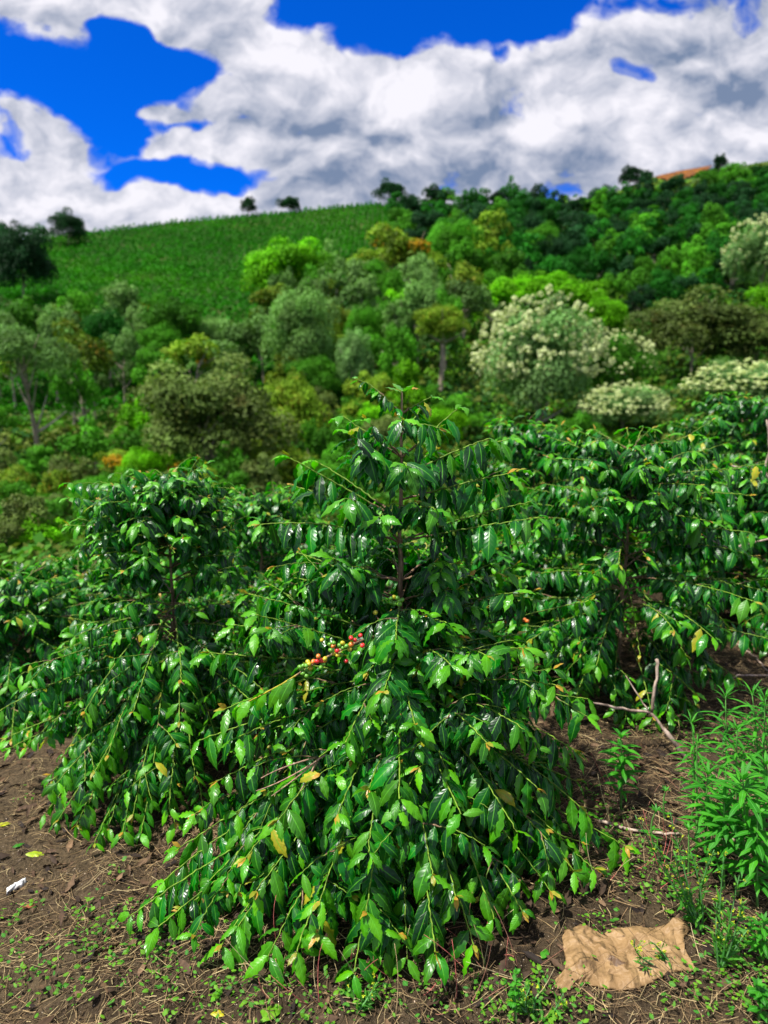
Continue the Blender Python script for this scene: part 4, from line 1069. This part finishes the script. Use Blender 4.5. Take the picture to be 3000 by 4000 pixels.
def bud_weed(seed, base, tips, label, Yoff=0.0, n=34):
    rg = np.random.default_rng(seed); b = hit(*base)
    root = empty('budding_weed', tuple(b), label, 'weed', 'yellow-budded weeds by the paper bag')
    gs, gf = Geo(), Geo()
    for px, py in tips:
        gb = Geo()
        T = P(px, py, b[1] + Yoff + rg.uniform(-.04, .06)); C = (b + T) / 2 + rg.normal(0, .025, 3) + [0, 0, -.02]
        pts = bez(b - [0, 0, .01], C, T, 16); tube(gs, pts, np.linspace(.0034, .0012, 16), 5, (0.08, 0.22, 0.06))
        f = np.sort(rg.uniform(.1, .97, n)); p = np.stack([np.interp(f, np.linspace(0, 1, 16), pts[:, i]) for i in range(3)], -1)
        d = rg.normal(0, .6, (n, 3)) + norm(T - b) * .8; L = rg.uniform(.022, .05, n) * (1.2 - .6 * f); t = rg.random(n)[:, None]
        leaves(gf, p, d, rg.normal(0, .5, (n, 3)) + [0, 0, 1], L, L * .22, rg.uniform(.1, .9, n), np.full(n, .3), np.full(n, .05), np.full(n, 2.), rg.uniform(0, 6, n), np.array([0.03, 0.16, 0.012]) * (1 - t) + np.array([0.08, 0.27, 0.018]) * t, 6, 2)
        for k in range(8):
            f_ = rg.uniform(.55, 1); q = np.array([np.interp(f_, np.linspace(0, 1, 16), pts[:, i]) for i in range(3)]); q2 = q + rg.normal(0, .011, 3) + [0, 0, .008]
            tube(gs, [q, (q + q2) / 2, q2], [.0008, .0007, .0006], 3, (0.1, 0.26, 0.06))
            m = 8; dd = norm(rg.normal(0, 1, (m, 3)) + [0, 0, .6])
            yc_ = np.array([[0.55, 0.62, 0.03]]) if rg.random() < .75 else np.array([[0.2, 0.45, 0.04]])
            leaves(gb, np.repeat(q2[None], m, 0), dd, rg.normal(0, 1, (m, 3)), np.full(m, .0052), np.full(m, .0030), np.zeros(m), np.full(m, .4), np.zeros(m), np.ones(m), np.zeros(m), np.repeat(yc_, m, 0), 3, 2)
        link('bud_cluster', gb.mesh('bud_cluster', b), M_BLOS, root)
    link('stem', gs.mesh('stem', b), M_TWIG, root); link('foliage', gf.mesh('foliage', b), M_WEED, root)
bud_weed(1, (2740, 3640), [(2481, 3185), (2617, 3170), (2700, 3330), (2640, 3340), (2560, 3300), (2790, 3320)], 'branching weed with tiny yellow buds leaning left above the paper bag')
bud_weed(2, (2810, 3790), [(2888, 3420), (2830, 3330), (2940, 3600), (2800, 3520), (2900, 3520)], 'upright weed with yellow buds right of the paper bag')
bud_weed(3, (2640, 3790), [(2480, 3670), (2545, 3680), (2500, 3760), (2560, 3720)], 'spindly weed with yellow flower heads trailing over the paper bag', n=7)
bud_weed(4, (1390, 3960), [(1370, 3800), (1450, 3880), (1340, 3900), (1480, 3830)], 'weed with yellow buds at the bottom under the tip of the central bush')
bud_weed(5, (2080, 3990), [(2070, 3860), (2130, 3900), (2200, 3880), (2010, 3900)], 'weed with yellow buds at the bottom left of the paper bag')

# ------------------------------------------------------------------ ground litter (stuff)
def scatter_xy(rg, n, x0, x1, y0, y1):
    return rg.uniform(x0, x1, n), rg.uniform(y0, y1, n)
def straw():
    rg = np.random.default_rng(41); g = Geo()
    x, y = scatter_xy(rg, 60000, -2.6, 2.8, 1.1, 4.6)
    k = (vnoise(x * 2.2, y * 2.2, 77) + .5 + .25 * (x > -.9) > rg.uniform(.15, .95, len(x))) & (np.abs(x) < y * .75 + .2); x, y = x[k], y[k]
    N = len(x); a = rg.uniform(0, 6.28, N); L = rg.uniform(.02, .11, N) * rg.choice([1, 1, 1, 1.8], N); w = rg.uniform(.0004, .0012, N)
    t = np.linspace(-.5, .5, 4); cv_ = rg.normal(0, .25, N)
    dx, dy = np.cos(a), np.sin(a)
    cx = x[:, None] + dx[:, None] * L[:, None] * t - dy[:, None] * cv_[:, None] * L[:, None] * (t ** 2) * 2
    cy = y[:, None] + dy[:, None] * L[:, None] * t + dx[:, None] * cv_[:, None] * L[:, None] * (t ** 2) * 2
    cz = terrain(cx, cy) + rg.uniform(.002, .012, N)[:, None] + rg.normal(0, .25, N)[:, None] * L[:, None] * (t[None] + .5) * (rg.random(N)[:, None] < .25)
    V = np.zeros((N, 4, 3, 3)); ang = np.arange(3) / 3 * 2 * PI
    for j in range(3):
        V[:, :, j, 0] = cx - dy[:, None] * (w * math.cos(ang[j]))[:, None]; V[:, :, j, 1] = cy + dx[:, None] * (w * math.cos(ang[j]))[:, None]
        V[:, :, j, 2] = cz + (w * math.sin(ang[j]))[:, None]
    i, j = np.meshgrid(np.arange(3), np.arange(3), indexing='ij')
    q1 = np.stack([i * 3 + j, i * 3 + (j + 1) % 3, (i + 1) * 3 + (j + 1) % 3, (i + 1) * 3 + j], -1).reshape(-1, 4)
    q = (np.arange(N)[:, None, None] * 12 + q1[None]).reshape(-1, 4)
    pal = np.array([[0.36, 0.25, 0.12], [0.17, 0.11, 0.055], [0.44, 0.34, 0.17], [0.09, 0.06, 0.035], [0.22, 0.14, 0.07]])
    c = pal[rg.integers(0, 5, N)] * rg.uniform(.7, 1.2, (N, 1))
    g.add(V.reshape(-1, 3), q, None, None, np.repeat(c, 12, 0))
    tag(link('straw_litter', g.mesh('straw_litter'), M_STRAW), 'dry straw and thin stalks littering the soil', 'litter', None, 'stuff')
straw()
def dead_leaves():
    rg = np.random.default_rng(42); g = Geo(); x, y = scatter_xy(rg, 9000, -2.6, 2.8, 1.2, 5.0)
    k = (np.hypot((x - mb[0]) * .9, y - 2.5) < rg.uniform(.3, 1.6, len(x))) | (rg.random(len(x)) < .22) | ((x < -.7) & (y > 2) & (rg.random(len(x)) < .5)); x, y = x[k], y[k]; n = len(x)
    a = rg.uniform(0, 6.28, n); L = rg.uniform(.018, .075, n); d = np.stack([np.cos(a), np.sin(a), rg.normal(0, .15, n)], -1)
    pal = np.array([[0.040, 0.024, 0.014], [0.085, 0.050, 0.028], [0.022, 0.014, 0.010], [0.14, 0.085, 0.045]])
    p = np.stack([x, y, terrain(x, y) + .008], -1)
    leaves(g, p, d, np.array([0, 0, 1.]) + rg.normal(0, .5, (n, 3)), L, L * .42, rg.uniform(-.9, 1.2, n), rg.uniform(.2, 1.0, n), np.full(n, .12), rg.uniform(2, 4, n), rg.uniform(0, 6, n), pal[rg.integers(0, 4, n)] * rg.uniform(.7, 1.3, (n, 1)), 6, 4)
    tag(link('dead_leaf_litter', g.mesh('dead_leaf_litter'), M_DEAD), 'dark brown curled dead leaves on the soil', 'litter', None, 'stuff')
dead_leaves()
def ground_cover():
    rg = np.random.default_rng(43); g = Geo()
    spots = [(330, 3700, .10, 60), (520, 3740, .14, 90), (640, 3860, .14, 110), (700, 3700, .10, 60), (420, 3640, .08, 60), (120, 3850, .07, 50), (60, 3740, .05, 30), (900, 3900, .12, 120), (1100, 3950, .10, 90), (1280, 3940, .08, 60),
             (1330, 3540, .05, 10), (20, 3620, .05, 20), (110, 3560, .04, 14), (330, 3580, .05, 30), (2080, 3930, .10, 110), (2230, 3960, .10, 80), (2330, 3620, .08, 50), (2420, 3330, .10, 60), (2300, 3150, .10, 70), (2400, 3230, .08, 50), (2560, 3400, .10, 70), (2620, 3540, .10, 70), (2900, 3700, .12, 130),
             (2950, 3900, .10, 120), (2830, 3960, .10, 80), (1700, 3930, .08, 30), (1850, 3900, .08, 30), (1500, 3900, .08, 40), (2700, 3900, .1, 50), (460, 3420, .06, 10), (560, 3560, .06, 14), (80, 3130, .06, 10), (1950, 3960, .08, 60), (2550, 2860, .12, 60), (2750, 2900, .1, 50), (2450, 3480, .08, 40), (250, 3900, .08, 30)]
    for px, py, r, n in spots:
        b = hit(px, py); x = b[0] + rg.normal(0, r * .6, n); y = b[1] + rg.normal(0, r * .6, n)
        h = rg.uniform(.006, .04, n); p = np.stack([x, y, terrain(x, y) + h], -1); a = rg.uniform(0, 6.28, n); d = np.stack([np.cos(a), np.sin(a), rg.uniform(-.1, .7, n)], -1)
        L = rg.uniform(.006, .020, n); t = rg.random(n)[:, None]; col = np.array([0.03, 0.17, 0.012]) * (1 - t) + np.array([0.15, 0.34, 0.012]) * t
        leaves(g, p, d, np.tile([0, 0, 1.], (n, 1)) + rg.normal(0, .3, (n, 3)), L, L * rg.uniform(.4, .8, n), rg.uniform(0, .8, n), np.full(n, .2), np.full(n, .05), np.full(n, 2.), rg.uniform(0, 6, n), col, 5, 2)
    tag(link('ground_cover', g.mesh('ground_cover'), M_WEED), 'tiny yellow-green seedlings and clover patches on the soil', 'ground cover', None, 'stuff')
ground_cover()
def pebbles():
    rg = np.random.default_rng(44); g = Geo()
    x, y = scatter_xy(rg, 2600, -1.6, 1.4, 1.2, 2.8); N = len(x); s = rg.uniform(.0008, .0028, N)
    o8 = np.array([[1, 0, 0], [0, 1, 0], [-1, 0, 0], [0, -1, 0], [0, 0, 1], [0, 0, -1]], float)
    v = np.stack([x, y, terrain(x, y) + s * .4], -1)[:, None] + (o8[None] * (1 + rg.normal(0, .25, (N, 6, 1)))) * s[:, None, None]
    tr = np.array([[0, 1, 4], [1, 2, 4], [2, 3, 4], [3, 0, 4], [1, 0, 5], [2, 1, 5], [3, 2, 5], [0, 3, 5]]); t = (np.arange(N)[:, None, None] * 6 + tr[None]).reshape(-1, 3)
    g.add(v.reshape(-1, 3), None, t, None, np.repeat(np.array([[0.38, 0.30, 0.22]]) * rg.uniform(.4, 1.5, (N, 1)), 6, 0))
    tag(link('grit', g.mesh('grit'), M_STRAW), 'pale grit on the bare soil', 'gravel', None, 'stuff')
pebbles()
def grass_stalks():
    rg = np.random.default_rng(45); g = Geo()
    for i in range(150):
        px, py = rg.uniform(1050, 2750), rg.uniform(3660, 3990)
        if i % 4 == 0: px, py = rg.uniform(2150, 2750), rg.uniform(3050, 3500)
        if 2120 < px < 2740 and py > 3600: continue
        b = hit(px, py); h = rg.uniform(.05, .24); T = b + [rg.normal(0, .07), rg.normal(0, .05), h * rg.uniform(.4, 1)]
        c = np.array([[0.42, 0.30, 0.15], [0.30, 0.14, 0.09], [0.45, 0.12, 0.10], [0.5, 0.42, 0.22]])[rg.integers(0, 4)]
        tube(g, bez(b - [0, 0, .01], (b + T) / 2 + rg.normal(0, .02, 3), T, 6), np.linspace(.0013, .0006, 6), 4, c)
    tag(link('dry_stalks', g.mesh('dry_stalks'), M_STRAW), 'thin dry stalks standing among the litter', 'dry grass', None, 'stuff')
grass_stalks()

# ------------------------------------------------------------------ dead branches
def px9(x, y): return 2000 + x * .678, 2500 + y * .678
def px7(x, y): return 1900 + x * .663, 1600 + y * .663
def dead_branch(label, arms, name='dead_branch', seed=1):
    """arms: list of (list of (px, py, Y)), r0, r1"""
    rg = np.random.default_rng(seed); g = Geo()
    o = P(*arms[0][0][0])
    for pts, r0, r1 in arms:
        q = np.array([P(*p) for p in pts]); m = 4 * (len(q) - 1) + 1; tt = np.linspace(0, len(q) - 1, m)
        qq = np.stack([np.interp(tt, np.arange(len(q)), q[:, i]) for i in range(3)], -1); qq[1:-1] += rg.normal(0, r0 * .35, (m - 2, 3))
        tube(g, qq, np.linspace(r0, r1, m) * (1 + .12 * rg.normal(0, 1, m)), 7)
    ob = link(name, g.mesh(name, o), M_DRY, None, tuple(o)); tag(ob, label, 'dead branch', 'dead branches lying by the coffee bushes'); return ob
h1 = hit(*px9(1010, 680))[1]
dead_branch('forked pale dead branch standing up from the soil right of the central bush', [
    ([(*px9(1010, 690), h1), (*px9(930, 580), h1), (*px9(800, 420), h1 + .05)], .0105, .0075), ([(*px9(800, 420), h1 + .05), (*px9(640, 398), h1 + .05), (*px9(455, 362), h1 + .02)], .0062, .0045),
    ([(*px9(805, 415), h1 + .05), (*px9(820, 300), h1 + .05), (*px9(840, 200), h1 + .06), (*px9(833, 112), h1 + .07)], .0072, .0062), ([(*px9(790, 415), h1 + .05), (*px9(720, 310), h1 + .08), (*px9(655, 205), h1 + .12)], .0038, .002)], seed=2)
def ground_stick(label, pts, r, seed):
    q = [hit(*px9(x, y)) for x, y in pts]; g = Geo(); o = q[0] + [0, 0, r]
    q = np.array(q) + [0, 0, r * 1.2]; m = 13; tt = np.linspace(0, len(q) - 1, m); rg = np.random.default_rng(seed)
    qq = np.stack([np.interp(tt, np.arange(len(q)), q[:, i]) for i in range(3)], -1); qq[1:-1] += rg.normal(0, r * .3, (m - 2, 3)); tube(g, qq, np.linspace(r, r * .6, m), 7)
    ob = link('fallen_stick', g.mesh('fallen_stick', o), M_DRY, None, tuple(o)); tag(ob, label, 'stick', 'sticks lying on the soil')
ground_stick('pinkish fallen stick lying between the bush skirt and the tall weeds', [(500, 1060), (640, 1105), (860, 1130), (960, 1140)], .0065, 1)
ground_stick('fallen stick running out at the right edge below the broad-leaved weed', [(1180, 1170), (1330, 1165), (1475, 1180)], .008, 2)
ground_stick('long fallen stick slanting up behind the tall weeds at the right edge', [(1475, 215), (1300, 212), (1200, 275)], .006, 3)
ground_stick('short fallen stick crossing the upper right litter', [(1290, 30), (1400, 110), (1475, 190)], .007, 4)
dead_branch('broken grey twig jutting in from the right edge above the umbrella of leaves', [([(3060, *(2350 - 260,), 3.3), (2850, 2144, 3.25), (2745, 2090, 3.2)], .006, .003)], seed=5)
dead_branch('thorny pale forked twig at the upper right edge of the picture', [([(3040, 1920, 4.0), (2985, 1845, 4.0), (2860, 1820, 4.0)], .010, .006), ([(2985, 1845, 4.0), (3005, 1760, 4.0), (2995, 1640, 4.0)], .007, .005)], seed=6)

# ------------------------------------------------------------------ crumpled paper bag
def paper_bag():
    outl = [(300, 1690), (345, 1688), (385, 1673), (440, 1690), (500, 1728), (580, 1692), (700, 1675), (820, 1682), (900, 1668), (955, 1655), (985, 1632), (1030, 1690), (985, 1745), (1000, 1810), (1040, 1870), (1062, 1925),
            (1000, 1935), (930, 1932), (860, 1962), (780, 2000), (700, 2028), (560, 2027), (450, 2008), (395, 2005), (330, 2030), (245, 2027), (250, 1975), (300, 1930), (312, 1870), (296, 1800), (288, 1740)]
    pts = np.array([hit(*px9(x, y))[:2] for x, y in outl]); c = pts.mean(0) + [0.0, 0.005]
    rg = np.random.default_rng(6); na, nr = 240, 84
    L = np.vstack([pts, pts[:1]]); seg = np.concatenate([[0], np.cumsum(np.linalg.norm(np.diff(L, axis=0), axis=1))])
    tt = np.linspace(0, seg[-1], na, endpoint=False); O = np.stack([np.interp(tt, seg, L[:, i]) for i in range(2)], -1)
    O += rg.normal(0, .0009, O.shape)
    r = np.linspace(0, 1, nr + 1)[1:]
    XY = c[None, None] + (O - c)[None] * r[:, None, None]
    x, y = XY[..., 0], XY[..., 1]
    # creased relief: distances to random fold lines and cell edges
    def cells(x, y, n, seed, w=.0):
        g_ = np.random.default_rng(seed); s = np.stack([g_.uniform(x.min(), x.max(), n), g_.uniform(y.min(), y.max(), n)], -1)
        gr = g_.normal(0, 1, (n, 2)); h = g_.uniform(-1, 1, n); best = None
        # faceted surface: the highest of many random tilted planes
        vals = np.stack([h[i] * .5 - 5.5 * np.hypot(x - s[i, 0], y - s[i, 1]) / (x.max() - x.min()) * 1.6 + gr[i, 0] * 2.0 * (x - s[i, 0]) + gr[i, 1] * 2.0 * (y - s[i, 1]) for i in range(n)])
        return vals.max(0)
    wx = x + .012 * fbm(x * 14, y * 14, 2, 3); wy = y + .012 * fbm(x * 14 + 9, y * 14, 2, 4)
    def facet(x, y, s_, sd, rot):
        # straight-edged facets: linear interpolation over a triangle lattice, so folds stay sharp
        X_ = (x * math.cos(rot) + y * math.sin(rot)) * s_; Y_ = (-x * math.sin(rot) + y * math.cos(rot)) * s_ * 1.2
        X_ = X_ + .9 * fbm(X_ * .35, Y_ * .35, 2, sd + 40); Y_ = Y_ + .9 * fbm(X_ * .35 + 7, Y_ * .35, 2, sd + 50)
        a_ = np.floor(X_); b_ = np.floor(Y_); fx = X_ - a_; fy = Y_ - b_
        h00 = _hash(a_, b_, sd); h10 = _hash(a_ + 1, b_, sd); h01 = _hash(a_, b_ + 1, sd); h11 = _hash(a_ + 1, b_ + 1, sd)
        return np.where(fx > fy, h00 * (1 - fx) + h10 * (fx - fy) + h11 * fy, h00 * (1 - fy) + h01 * (fy - fx) + h11 * fx)
    z = .024 * facet(x, y, 10, 71, .5) + .014 * facet(x, y, 21, 72, 1.3) + .009 * facet(x, y, 44, 73, 2.2) + .0035 * facet(x, y, 95, 74, .2)
    z = z - z.min(); fall = 1 - r[:, None] ** 6
    lift = .012 + .010 * (fbm(x * 5, y * 5, 2, 9) + .3)
    gz = np.array(terrain(x, y)); base = gz.mean() * .5 + gz * .5
    # soft big swells: a raised left fold and an upturned right corner
    u = (x - c[0]) / .2
    sw = .014 * np.exp(-((u + .75) ** 2) / .05) + .030 * np.exp(-((u - .92) ** 2 / .03 + ((y - c[1]) / .1 - 1.0) ** 2 / .6)) + .016 * np.exp(-((u + .1) ** 2) / .3)
    ztop = base + lift * .25 + z * .85 + sw * (1 - .4 * r[:, None] ** 3)
    zbot = np.minimum(gz + .003, ztop - .003)
    ztop = zbot + np.maximum(ztop - zbot, .003) * (.25 + .75 * (1 - r[:, None] ** 10))
    vt = np.stack([x, y, ztop], -1).reshape(-1, 3); vb = np.stack([x, y, zbot], -1).reshape(-1, 3)
    ct = [[c[0], c[1], ztop[0].mean()]]; cb = [[c[0], c[1], zbot[0].mean()]]
    n1 = len(vt); V = np.vstack([vt, vb, ct, cb])
    i, j = np.meshgrid(np.arange(nr - 1), np.arange(na), indexing='ij'); j2 = (j + 1) % na
    qt = np.stack([i * na + j, i * na + j2, (i + 1) * na + j2, (i + 1) * na + j], -1).reshape(-1, 4)
    k = np.arange(na); k2 = (k + 1) % na; e = (nr - 1) * na
    side = np.stack([e + k, e + k2, n1 + e + k2, n1 + e + k], -1)
    g = Geo(); g.add(V, np.vstack([qt, qt[:, ::-1] + n1, side]), np.vstack([np.stack([np.full(na, 2 * n1), k2, k], -1), np.stack([np.full(na, 2 * n1 + 1), n1 + k, n1 + k2], -1)]))
    m, T = new_mat('kraft_paper'); oc = T.node('ShaderNodeTexCoord').outputs['Object']
    n = T.noise(oc, 14, 5, .6); f = T.noise(oc, 260, 3, .6)
    col = T.mix(T.ramp(n, .3, .7), (0.215, 0.128, 0.055), (0.295, 0.185, 0.084)); col = T.mix(T.math('MULTIPLY', T.ramp(f, .4, .7), .15), col, (0.40, 0.25, 0.12, 1))
    # dirt stains with a shape of their own
    s = T.node('ShaderNodeSeparateXYZ'); T.l.new(oc, s.inputs[0])
    for (sx, sy), rr_, st in ((px9(600, 1925), .022, .85), (px9(575, 1893), .010, .8), (px9(640, 1770), .006, .7), (px9(440, 1925), .018, .35), (px9(740, 1950), .006, .6), (px9(380, 1950), .02, .3)):
        h = hit(sx, sy); dx = T.math('SUBTRACT', s.outputs[0], float(h[0] - c[0])); dy = T.math('MULTIPLY', T.math('SUBTRACT', s.outputs[1], float(h[1] - c[1])), 1.6)
        dd = T.math('SQRT', T.math('ADD', T.math('MULTIPLY', dx, dx), T.math('MULTIPLY', dy, dy)))
        dd = T.math('ADD', dd, T.math('MULTIPLY', T.math('SUBTRACT', T.noise(oc, 70, 3, .6), .5), rr_ * 2.2))
        col = T.mix(T.math('MULTIPLY', T.ramp(dd, rr_ * .6, rr_ * 1.1, 1.0, 0.0), st), col, (0.07, 0.038, 0.022, 1))
    wv_ = T.vmath('SCALE', T.vmath('SUBTRACT', T.noise(oc, 9, 3, .5, 0, 1), (.5, .5, .5))); wv_.node.inputs['Scale'].default_value = .06
    cv_ = T.vmath('ADD', oc, wv_); hs_ = None
    for sc_, am in ((13, 1.0), (31, .5), (70, .2)):
        vo = T.node('ShaderNodeTexVoronoi'); vo.feature = 'F1'; vo.distance = 'MANHATTAN'; vo.inputs['Scale'].default_value = sc_; T.l.new(cv_, vo.inputs['Vector'])
        t_ = T.math('MULTIPLY', vo.outputs['Distance'], am * 13 / sc_ * 1.6); hs_ = t_ if hs_ is None else T.math('ADD', hs_, t_)
    out(T, princ(T, col, .58, T.bump(hs_, .85, .018), .3))
    org = (c[0], c[1], float(gz.mean())); o = link('paper_bag', g.mesh('paper_bag', org, False), m, None, org)
    tag(o, 'crumpled brown kraft paper bag with dark stains lying on the soil', 'paper bag')
paper_bag()

# ------------------------------------------------------------------ small litter pieces
def litter_leaf(px, py, L, ang, col, label, seed, wr=.38, mat=None, bend=.5):
    rg = np.random.default_rng(seed); b = hit(px, py); g = Geo(); d = np.array([[math.cos(ang), math.sin(ang), .05]])
    p = np.array([[0, 0, .010]]) - d * L / 2
    leaves(g, p, d, np.array([[0, -.25, 1.]]), np.array([L]), np.array([L * wr]), np.array([bend]), np.array([.25]), np.array([.08]), np.array([3.]), np.array([1.]), np.array([col]), 12, 4)
    o = link('fallen_leaf', g.mesh('fallen_leaf'), mat or M_LEAF, None, tuple(b)); tag(o, label, 'leaf')
litter_leaf(140, 3345, .075, .1, (0.42, 0.52, 0.02), 'yellow-green fallen leaf lying on the path left of the bushes', 1)
litter_leaf(15, 3230, .06, .6, (0.55, 0.55, 0.02), 'yellow fallen leaf on the path at the left edge', 2)
litter_leaf(75, 3310, .05, .9, (0.04, 0.25, 0.02), 'dark green fallen leaf on the path beside the yellow-green one', 3)
litter_leaf(1060, 3965, .10, .7, (0.16, 0.36, 0.02), 'large light green fallen leaf at the bottom edge under the central bush', 4)
litter_leaf(860, 3975, .05, .15, (0.60, 0.50, 0.02), 'small yellow fallen leaf at the bottom edge beside the large light green one', 5)
litter_leaf(115, 3550, .045, .5, (0.30, 0.10, 0.04), 'reddish brown fallen leaf on the path below the white scrap', 6, mat=M_DEAD)
litter_leaf(2130, 3740, .055, .9, (0.06, 0.28, 0.02), 'small green fallen leaf on the grit left of the paper bag', 7)
litter_leaf(850, 3900, .06, 1.2, (0.12, 0.36, 0.02), 'green fallen leaf standing on edge near the bottom left of the skirt', 8)
def white_scrap():
    b = hit(68, 3475); rg = np.random.default_rng(3); n = 24; v = []
    for side in (0, 1):
        for i in range(n):
            a = i / n * 2 * PI; r = 1 + .3 * math.sin(3 * a + .5) + .15 * math.sin(7 * a)
            v.append([.013 * r * math.cos(a) + .014 * math.sin(a), .030 * r * math.sin(a), .004 + .013 * side * (1 + .5 * math.sin(2 * a))])
    v += [[0, 0, .004], [0, 0, .022]]
    k = np.arange(n); k2 = (k + 1) % n; q = np.stack([k, k2, n + k2, n + k], -1); t = np.vstack([np.stack([np.full(n, 2 * n + 1), n + k, n + k2], -1), np.stack([np.full(n, 2 * n), k2, k], -1)])
    g = Geo(); g.add(np.array(v) + rg.normal(0, .0015, (len(v), 3)), q, t, None, (0.78, 0.78, 0.76)); o = link('paper_scrap', g.mesh('paper_scrap', None, False), M_STRAW, None, tuple(b)); tag(o, 'small crumpled white scrap lying on the path at the left', 'litter')
white_scrap()
